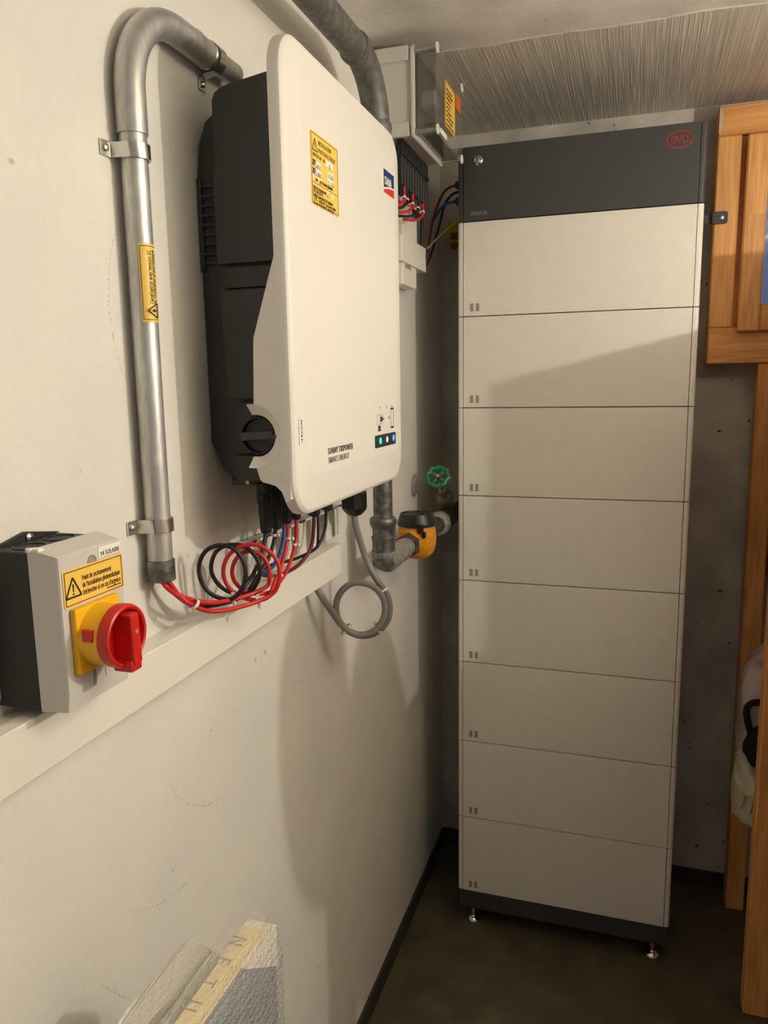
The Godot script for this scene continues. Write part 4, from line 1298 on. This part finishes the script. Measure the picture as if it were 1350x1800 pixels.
	for i in 48:
		var a := TAU * i / 48
		var r := 0.0285 + 0.0022 * cos(a * 8.0)
		var q := PackedVector3Array()
		for k in 8:
			var c := TAU * k / 8
			q.append(Vector3(cos(a) * (r + cos(c) * 0.006), sin(c) * 0.0068, sin(a) * (r + cos(c) * 0.006)))
		ring.append(q)
	ring.append(ring[0])
	b.loft(ring, false, false)
	part(b, "rim", M.green_wheel, wh)
	for i in 4:
		var a := TAU * i / 4 + 0.5
		b = MB.new()
		b.box(Vector3(cos(a) * 0.0155, -0.001, sin(a) * 0.0155), Vector3(0.023, 0.004, 0.0075), 0.001, Basis(Vector3(0, 1, 0), -a))
		part(b, "spoke", M.green_wheel, wh)
	b = MB.new(); b.lathe(Transform3D.IDENTITY, [[0.0075, -0.006], [0.0085, 0.0], [0.007, 0.005], [0.004, 0.0055]], 16)
	part(b, "hub", M.rust_pipe, wh)
	b = MB.new(); b.lathe(Transform3D.IDENTITY, [[0.003, 0.005], [0.003, 0.0075], [0.001, 0.0082]], 10)
	part(b, "screw", M.chrome, wh)

# ------------------------------------------------------------------ cables
func cable(called: String, pts: Array, r: float, m: Material, label: String, group := "") -> void:
	var b := MB.new()
	b.tube(vs(pts), r, 10, 0.006)
	one(b, called, m, label, "cable", group)

func tie(at: Array, dir: Vector3, r: float, label: String) -> void:
	var b := MB.new()
	var T := Transform3D(MB.along(dir.normalized()), V(at))
	b.lathe(T, [[r, -0.002], [r + 0.0012, -0.002], [r + 0.0012, 0.002], [r, 0.002], [r, -0.002]], 16, false, false)
	b.box(T * Vector3(r + 0.0025, 0, 0), Vector3(0.005, 0.005, 0.005), 0.001, T.basis)
	one(b, "cable_tie", M.tie, label, "cable tie", "white cable ties")

func cables() -> void:
	cable("red_solar_cable", [[0.024, 1.345, 1.578], [0.031, 1.330, 1.577], [0.050, 1.310, 1.577], [0.065, 1.286, 1.539], [0.085, 1.280, 1.484], [0.109, 1.288, 1.453], [0.120, 1.303, 1.450], [0.123, 1.320, 1.449], [0.120, 1.338, 1.450], [0.109, 1.352, 1.453], [0.095, 1.361, 1.458], [0.078, 1.361, 1.464], [0.063, 1.354, 1.469], [0.052, 1.341, 1.472], [0.047, 1.324, 1.473], [0.049, 1.306, 1.470], [0.058, 1.291, 1.464], [0.072, 1.281, 1.456], [0.088, 1.277, 1.445], [0.096, 1.280, 1.43], [0.092, 1.289, 1.410], [0.085, 1.316, 1.360], [0.082, 1.347, 1.333], [0.080, 1.372, 1.331]], 0.0031, M.red_cable, "red cable making the outer large loop, from conduit to inverter plug", "solar cables")
	cable("red_solar_cable", [[0.021, 1.345, 1.586], [0.027, 1.329, 1.583], [0.045, 1.316, 1.578], [0.060, 1.296, 1.533], [0.074, 1.288, 1.473], [0.095, 1.295, 1.438], [0.100, 1.307, 1.436], [0.100, 1.320, 1.436], [0.097, 1.333, 1.438], [0.089, 1.343, 1.440], [0.079, 1.348, 1.443], [0.068, 1.347, 1.447], [0.059, 1.341, 1.450], [0.052, 1.330, 1.452], [0.049, 1.316, 1.452], [0.051, 1.303, 1.449], [0.058, 1.292, 1.444], [0.067, 1.285, 1.437], [0.078, 1.281, 1.428], [0.086, 1.280, 1.415], [0.086, 1.281, 1.396], [0.080, 1.293, 1.339], [0.078, 1.324, 1.300], [0.078, 1.347, 1.292], [0.078, 1.372, 1.291]], 0.0031, M.red_cable, "red cable making the inner smaller loop, from conduit to inverter plug", "solar cables")
	cable("black_solar_cable", [[0.014, 1.345, 1.576], [0.018, 1.326, 1.571], [0.030, 1.297, 1.540], [0.045, 1.286, 1.505], [0.071, 1.292, 1.496], [0.082, 1.301, 1.492], [0.089, 1.315, 1.490], [0.091, 1.332, 1.489], [0.087, 1.348, 1.490], [0.078, 1.361, 1.493], [0.065, 1.367, 1.497], [0.052, 1.366, 1.502], [0.040, 1.359, 1.506], [0.032, 1.345, 1.508], [0.029, 1.329, 1.507], [0.032, 1.312, 1.504], [0.040, 1.299, 1.500], [0.052, 1.291, 1.494], [0.065, 1.288, 1.484], [0.072, 1.298, 1.464], [0.080, 1.321, 1.438], [0.085, 1.353, 1.420], [0.085, 1.376, 1.412], [0.085, 1.392, 1.411]], 0.0031, M.black_cable, "black cable of the leftmost loop below the inverter", "solar cables")
	cable("black_solar_cable", [[0.017, 1.345, 1.571], [0.022, 1.322, 1.567], [0.036, 1.290, 1.534], [0.05, 1.278, 1.469], [0.072, 1.288, 1.450], [0.083, 1.299, 1.447], [0.089, 1.314, 1.445], [0.089, 1.330, 1.445], [0.083, 1.344, 1.447], [0.072, 1.355, 1.450], [0.058, 1.359, 1.455], [0.043, 1.357, 1.460], [0.031, 1.349, 1.462], [0.023, 1.335, 1.462], [0.020, 1.319, 1.460], [0.024, 1.304, 1.456], [0.033, 1.291, 1.450], [0.046, 1.284, 1.444], [0.061, 1.284, 1.436], [0.070, 1.300, 1.424], [0.078, 1.324, 1.397], [0.082, 1.349, 1.382], [0.083, 1.369, 1.376], [0.084, 1.392, 1.375]], 0.0031, M.black_cable, "black cable of the second loop, behind the red coils", "solar cables")
	cable("blue_cable", [[0.066, 1.40, 1.312], [0.068, 1.362, 1.316], [0.070, 1.344, 1.322], [0.068, 1.321, 1.334], [0.060, 1.303, 1.343], [0.050, 1.292, 1.352], [0.030, 1.285, 1.349], [0.014, 1.279, 1.338]], 0.003, M.blue_cable, "blue cable hanging between the red cables below the inverter")
	cable("dark_red_cable", [[0.075, 1.372, 1.211], [0.075, 1.343, 1.214], [0.070, 1.306, 1.218], [0.062, 1.284, 1.248], [0.055, 1.278, 1.287], [0.042, 1.276, 1.305], [0.02, 1.275, 1.302]], 0.0032, M.dark_red_cable, "dark red cable curving from the inverter into the trunking")
	cable("black_thin_cable", [[0.070, 1.372, 1.145], [0.070, 1.330, 1.150], [0.066, 1.304, 1.169], [0.060, 1.294, 1.187], [0.055, 1.292, 1.236], [0.045, 1.292, 1.276], [0.030, 1.290, 1.294], [0.014, 1.280, 1.300]], 0.0028, M.black_cable, "thin black cable sagging below the inverter towards the trunking")
	cable("black_branch_cable", [[0.068, 1.378, 1.180], [0.070, 1.332, 1.184], [0.066, 1.302, 1.180], [0.062, 1.296, 1.184]], 0.0024, M.black_cable, "short black wire meeting the sagging black cable below the inverter")
	# grey loop
	var g := [[0.075, 1.338, 1.012], [0.076, 1.315, 1.013], [0.080, 1.285, 1.005], [0.090, 1.240, 0.995], [0.108, 1.204, 0.996], [0.127, 1.176, 0.994], [0.136, 1.157, 0.993], [0.138, 1.134, 0.993], [0.133, 1.113, 0.995], [0.120, 1.096, 0.999], [0.102, 1.085, 1.004], [0.082, 1.083, 1.011], [0.063, 1.090, 1.018], [0.048, 1.105, 1.024], [0.039, 1.125, 1.029], [0.038, 1.147, 1.031], [0.044, 1.168, 1.030], [0.057, 1.185, 1.028], [0.075, 1.195, 1.023], [0.095, 1.194, 1.018], [0.112, 1.186, 1.013], [0.125, 1.172, 1.009], [0.132, 1.153, 1.007], [0.132, 1.131, 1.008], [0.125, 1.111, 1.013], [0.110, 1.096, 1.020], [0.090, 1.091, 1.029], [0.070, 1.098, 1.037], [0.053, 1.117, 1.047], [0.044, 1.145, 1.066], [0.036, 1.172, 1.084], [0.027, 1.193, 1.092], [0.02, 1.207, 1.092]]
	cable("grey_supply_cable", g, 0.0066, M.grey_cable, "thick grey cable coiled in one big loop below the inverter's right end")
	tie([0.056, 1.303, 1.566], Vector3(0.3, -0.7, -0.6), 0.0068, "white tie on the red cables just below the conduit end")
	tie([0.091, 1.2805, 1.455], Vector3(0.8, 0.1, -0.3), 0.0072, "white tie at the bottom of the red coils")
	tie([0.086, 1.298, 1.385], Vector3(-0.1, 0.5, -0.8), 0.0052, "white tie on the red cables rising to the plugs")
	tie([0.085, 1.345, 1.335], Vector3(-0.1, 0.8, -0.3), 0.0036, "white marker band on the left rising red cable")
	tie([0.078, 1.328, 1.298], Vector3(0, 0.8, -0.2), 0.0036, "white marker band on the right rising red cable")
	tie([0.068, 1.291, 1.485], Vector3(0.8, 0.1, -0.3), 0.0062, "pale tie at the bottom of the black loops")
	tie([0.083, 1.36, 1.38], Vector3(0, 1, 0), 0.0036, "white marker band on the right black cable under its plug")
	tie([0.126, 1.176, 1.0], Vector3(0.5, -0.8, 0.0), 0.0105, "white tie at the upper right of the grey cable loop")
	tie([0.117, 1.100, 1.005], Vector3(-0.7, -0.6, 0.1), 0.0105, "white tie at the lower right of the grey cable loop")
	tie([0.058, 1.101, 1.033], Vector3(-0.6, 0.6, 0.3), 0.0125, "white tie at the lower left of the grey cable loop")
	# cables at the battery control unit
	for q in [[2.109, "upper", 0.25], [2.068, "lower", 0.25]]:
		var b := MB.new()
		b.lathe(Transform3D(MB.along(Vector3(-1, 0, 0)), Vector3(0.1455, q[0], q[2])), [[0.0095, 0.0], [0.0095, 0.02], [0.0115, 0.022], [0.0115, 0.036], [0.006, 0.042]], 14)
		one(b, "side_plug", M.black_soft, "%s black plug on the left side of the battery control unit" % q[1], "plug")
	cable("dark_red_battery_cable", [[0.112, 2.109, 0.25], [0.095, 2.107, 0.252], [0.076, 2.094, 0.26], [0.062, 2.057, 0.28], [0.05, 2.003, 0.30], [0.046, 1.955, 0.315], [0.046, 1.93, 0.325], [0.043, 1.9, 0.334]], 0.0034, M.dark_red_cable, "dark red cable dropping from the control unit to the upright trunking")
	cable("black_battery_cable", [[0.146, 2.097, 0.215], [0.115, 2.10, 0.215], [0.089, 2.094, 0.22], [0.072, 2.064, 0.24], [0.066, 2.023, 0.26], [0.060, 1.983, 0.28], [0.052, 1.937, 0.30], [0.042, 1.903, 0.315], [0.03, 1.885, 0.33]], 0.0036, M.black_cable, "black cable dropping from the control unit to the upright trunking")
	cable("blue_battery_cable", [[0.112, 2.068, 0.25], [0.095, 2.067, 0.25], [0.076, 2.062, 0.25], [0.062, 2.051, 0.252], [0.054, 2.035, 0.26], [0.047, 2.019, 0.27], [0.044, 1.99, 0.285], [0.043, 1.93, 0.32]], 0.0036, M.blue_cable, "blue cable bending down from the lower plug of the control unit")
	cable("earth_wire", [[0.15, 2.003, 0.29], [0.124, 2.007, 0.30], [0.099, 1.992, 0.30], [0.070, 1.966, 0.31], [0.044, 1.937, 0.325]], 0.0026, M.green_cable, "yellow green earth wire slanting from the battery tower to the upright trunking")
	# string cables below the enclosure
	var k := 0
	for q in [[0.668, "red"], [0.645, "black"], [0.6, "red"], [0.555, "black"], [0.51, "red"]]:
		var z: float = q[0]
		cable("%s_string_cable" % q[1], [[0.082, 2.018, z], [0.083, 2.002, z], [0.085, 1.982, z + 0.012], [0.078, 1.965, z + 0.045], [0.062, 1.958, z + 0.08 + 0.004 * k]], 0.0032, M.red_cable if q[1] == "red" else M.black_cable, ["leftmost red cable hanging from the connectors under the clear-lidded box", "left black cable hanging from the connectors under the clear-lidded box", "middle red cable hanging from the connectors under the clear-lidded box", "right black cable hanging from the connectors under the clear-lidded box", "rightmost red cable hanging from the connectors under the clear-lidded box"][k], "string cables under the enclosure")
		tie([0.084, 1.99, z + 0.006], Vector3(0.05, -0.9, 0.4), 0.0036, ["white marker band on the leftmost red cable under the enclosure", "white marker band on the left black cable under the enclosure", "white marker band on the middle red cable under the enclosure", "white marker band on the right black cable under the enclosure", "white marker band on the rightmost red cable under the enclosure"][k])
		k += 1
	cable("red_cross_cable", [[0.055, 1.995, 0.62], [0.06, 2.0, 0.56], [0.062, 2.005, 0.50], [0.058, 2.008, 0.44], [0.05, 2.007, 0.42]], 0.0036, M.red_cable, "bright red cable lying across the top of the upright trunking")
	cable("black_drop_cable", [[0.05, 2.018, 0.50], [0.052, 1.99, 0.46], [0.05, 2.008, 0.42], [0.05, 2.0, 0.40], [0.046, 1.97, 0.388], [0.044, 1.94, 0.38]], 0.0045, M.black_cable, "black cable bundle dropping beside the upright trunking")
	# yellow socket behind the tower
	var b2 := MB.new()
	var s := thing("wall_socket", "small yellow wall box on the back wall behind the battery tower", "socket")
	b2.slab(Transform3D(Basis.IDENTITY, Vector3(0.056, 2.026, 0.018)), 0.05, 0.062, 0.035, 0.004, 0.002, 1, 3)
	part(b2, "box", M.ochre, s)
	for y in [2.018, 1.99]:
		b2 = MB.new(); b2.box(Vector3(0.056, y, 0.036), Vector3(0.03, 0.02, 0.002), 0.0004)
		part(b2, "opening", M.socket_dark, s)

# ------------------------------------------------------------------ shelf with clothes
func lump(called: String, m: Material, c: Vector3, s: Vector3, sd: int, amp: float, label: String, category: String, e := 0.7, rot := 0.0, group := "") -> void:
	var b := MB.new()
	b.angle = 70.0
	var n := noise(sd, 1.0, 2)
	var rings := []
	var bs := Basis(Vector3(1, 0, 0), rot)
	for i in 19:
		var th := PI * clampf(float(i) / 18.0, 0.004, 0.996)
		var r := PackedVector3Array()
		for k in 32:
			var ph := TAU * k / 32
			var d := Vector3(sin(th) * cos(ph), cos(th), sin(th) * sin(ph))
			var q := Vector3(signf(d.x) * pow(absf(d.x), e), signf(d.y) * pow(absf(d.y), e), signf(d.z) * pow(absf(d.z), e))
			var wv := n.get_noise_3d(d.x * 0.9, d.y * 0.9, d.z * 0.9)
			var f := 1.0 + amp * wv + amp * 0.16 * sin(ph * 6.0 + wv * 12.0 + d.y * 5.0) * sin(th)
			r.append(c + bs * (q * s * 0.5 * f))
		rings.append(r)
	b.loft(rings)
	one(b, called, m, label, category, group)

func shelf() -> void:
	var t := thing("wooden_shelf", "open pine shelf rack along the right wall beside the window", "shelf")
	var b: MB
	for q in [[0.925, 0.0625, 0.05, 0.065], [0.93, 0.485, 0.06, 0.05], [0.93, 0.85, 0.06, 0.05], [0.93, 1.215, 0.06, 0.05], [1.33, 0.0625, 0.05, 0.065], [1.33, 0.485, 0.05, 0.05], [1.33, 0.85, 0.05, 0.05], [1.33, 1.215, 0.05, 0.05]]:  # near posts are out of view; shelf length set to shade the left wall
		b = MB.new(); var ph: float = 1.62 if q[1] < 0.3 else 1.43
		b.box(Vector3(q[0], ph / 2, q[1]), Vector3(q[2], ph, q[3]), 0.003)
		part(b, "post", M.pine_v, t)
	for y in [0.52, 1.045, 1.405]:
		for x in [0.972, 1.29]:
			b = MB.new(); b.box(Vector3(x, y, 0.635), Vector3(0.024, 0.05, 1.2), 0.002)
			part(b, "rail", M.pine_h, t)
		for i in 4:
			b = MB.new(); b.box(Vector3(1.0 + i * 0.087, y + 0.034, 0.635), Vector3(0.08, 0.018, 1.21), 0.002)
			part(b, "shelf_board", M.pine_h, t)
	# unseen things on it, placed to shade the tower, window and left wall
	var cb := thing("unseen_box", "unseen long cardboard box on the pine shelf, shading the battery tower", "box")
	b = MB.new(); b.box(Vector3(1.12, 1.6005, 0.76), Vector3(0.30, 0.308, 0.42), 0.003)
	part(b, "carton", M.cardboard, cb)
	b = MB.new(); b.box(Vector3(1.12, 1.755, 0.76), Vector3(0.05, 0.0012, 0.42), 0.0)
	part(b, "tape", M.foam_cream, cb)
	var cb2 := thing("unseen_box", "unseen tall cardboard box at the window end, shading the window frame", "box")
	b = MB.new(); b.box(Vector3(1.13, 1.672, 0.36), Vector3(0.26, 0.45, 0.32), 0.003, Basis(Vector3(0, 1, 0), 0.08))
	part(b, "carton", M.cardboard, cb2)
	lump("unseen_bag", M.cloth_cream, Vector3(1.02, 1.552, 1.268), Vector3(0.15, 0.19, 0.115), 8, 0.12, "unseen cream bag at the near end of the shelf top, shading the wall", "bag", 0.9)  # bags out of view, shaped for the rounded shade low on the left wall
	lump("unseen_bag", M.cloth_white, Vector3(1.02, 1.52, 1.145), Vector3(0.15, 0.13, 0.11), 9, 0.12, "small unseen white bag beside the cream one, shading the left wall", "bag", 0.9)
	for i in 3:  # cartons out of view, filling the shelf to shade floor and lower modules
		var st := thing("unseen_carton", ["unseen brown carton on the middle shelf nearest the window, shading the floor", "unseen brown carton in the middle of the middle shelf, shading the floor", "unseen brown carton at the near end of the middle shelf, shading the wall"][i], "box")
		b = MB.new(); b.box(Vector3(1.15, 1.233, 0.27 + i * 0.37), Vector3(0.27, 0.27, 0.33), 0.003)
		part(b, "carton", M.cardboard, st)
	for i in 2:  # also out of view, blocking lamp light low down
		var st := thing("unseen_carton", ["unseen brown carton in the middle of the lower shelf, shading the floor", "unseen brown carton at the near end of the lower shelf, shading the floor"][i], "box")
		b = MB.new(); b.box(Vector3(1.14, 0.723, 0.65 + i * 0.37), Vector3(0.28, 0.3, 0.33), 0.003)
		part(b, "carton", M.cardboard, st)
	lump("pale_garment", M.cloth_pink, Vector3(0.985, 0.735, 0.285), Vector3(0.215, 0.33, 0.21), 31, 0.36, "crumpled pale pinkish garment heaped on the pine shelf", "garment", 0.8, -0.12)
	lump("black_garment", M.cloth_black, Vector3(0.93, 0.67, 0.40), Vector3(0.1, 0.1, 0.085), 32, 0.2, "black garment tucked between white clothes on the shelf", "garment", 0.7, 0.0)
	b = MB.new()
	b.tube(vs([[0.894, 0.70, 0.405], [0.884, 0.735, 0.40], [0.882, 0.765, 0.395], [0.894, 0.782, 0.40], [0.915, 0.788, 0.41], [0.94, 0.78, 0.42]]), 0.0085, 8, 0.01)
	one(b, "black_strap", M.cloth_black, "black strap looped over the pale garment on the shelf", "strap")
	lump("white_cloth", M.cloth_cream, Vector3(0.912, 0.535, 0.345), Vector3(0.085, 0.17, 0.19), 33, 0.34, "white cloth spilling over the front edge of the lower shelf", "cloth", 0.75, 0.5)

# ------------------------------------------------------------------ bubble wrapped boards
func parcels() -> void:
	for i in 2:
		var x: float = [0.2065, 0.15][i]
		var top: float = [0.976, 0.952][i]
		var zf: float = [1.70, 1.735][i]
		var zn: float = [2.26, 2.24][i]
		var t := thing("wrapped_board", ["bubble-wrapped flat parcel with handwritten cream edge standing against the wall", "narrow bubble-wrapped flat parcel nearest the left wall"][i], "parcel")
		var b := MB.new()
		b.box(Vector3(x, top / 2, (zf + zn) / 2), Vector3(0.034, top, zn - zf), 0.003)
		part(b, "board", M.foam_blue if i == 0 else M.foam_white, t)
		if i == 0:
			b = MB.new()
			b.box(Vector3(x - 0.002, top + 0.001, (zf + zn) / 2 + 0.006), Vector3(0.026, 0.003, zn - zf - 0.012), 0.001)
			part(b, "cream_edge_strip", M.foam_cream, t)
			b = MB.new()
			b.prism(Transform3D(FX, Vector3(x, 0, zf)), PackedVector2Array([Vector2(0.0005, top + 0.0005), Vector2(-0.07, top + 0.0005), Vector2(0.0005, top - 0.052)]), -0.0175, 0.0178)
			part(b, "white_corner", M.foam_white, t)
			var k := 0
			for ch in ["N", "E", "T", "U", "Z", "O", "N"]:
				write(t, ch, 0.017, Vector3(x - 0.011, top + 0.0026, zf + 0.038 + k * 0.031), Basis(Vector3(0, 0, 1), Vector3(1, 0, 0), Vector3(0, 1, 0)), M.pencil, false, 1.0, "handwriting")
				k += 1
		# loose wrap
		b = MB.new()
		b.angle = 60.0
		var n := noise(61 + i, 14.0, 2)
		var rings := []
		var lx := 0.0235; var hz := (zn - zf) / 2 + 0.012
		for s in 34:
			var f := float(s) / 33.0
			var y := 0.004 + f * (top + 0.018)
			var taper := 1.0
			var zt := 0.0
			if y > top - 0.02:
				var g := clampf((y - (top - 0.02)) / 0.042, 0.0, 1.0)
				taper = lerpf(1.0, 0.62, g * g)
				zt = 0.024 * g * g
			var r := PackedVector3Array()
			for q in MB.rrect(2.0 * lx * taper, 2.0 * (hz - zt), 0.012 * taper, 4):
				r.append(Vector3(x + q.x, y, (zf + zn) / 2 + q.y))
			# subdivide the long sides
			var r2 := PackedVector3Array()
			for a in r.size():
				var p1 := r[a]; var p2 := r[(a + 1) % r.size()]
				var m := maxi(1, int(p1.distance_to(p2) / 0.03))
				if (a + 1) % 5 == 0: m = 20 if absf(p1.z - p2.z) > 0.1 else 2
				else: m = 1
				for u in m:
					var v := p1.lerp(p2, float(u) / m)
					var o := Vector3(v.x - x, 0, 0)
					r2.append(v + Vector3(signf(o.x) * 0.0035 * n.get_noise_3d(v.x * 3.0, v.y, v.z), 0.003 * n.get_noise_3d(v.z, v.y * 2.0, 3.0), 0))
			rings.append(r2)
		b.loft(rings)
		part(b, "bubble_wrap", M.wrap if i == 0 else M.wrap_thick, t)
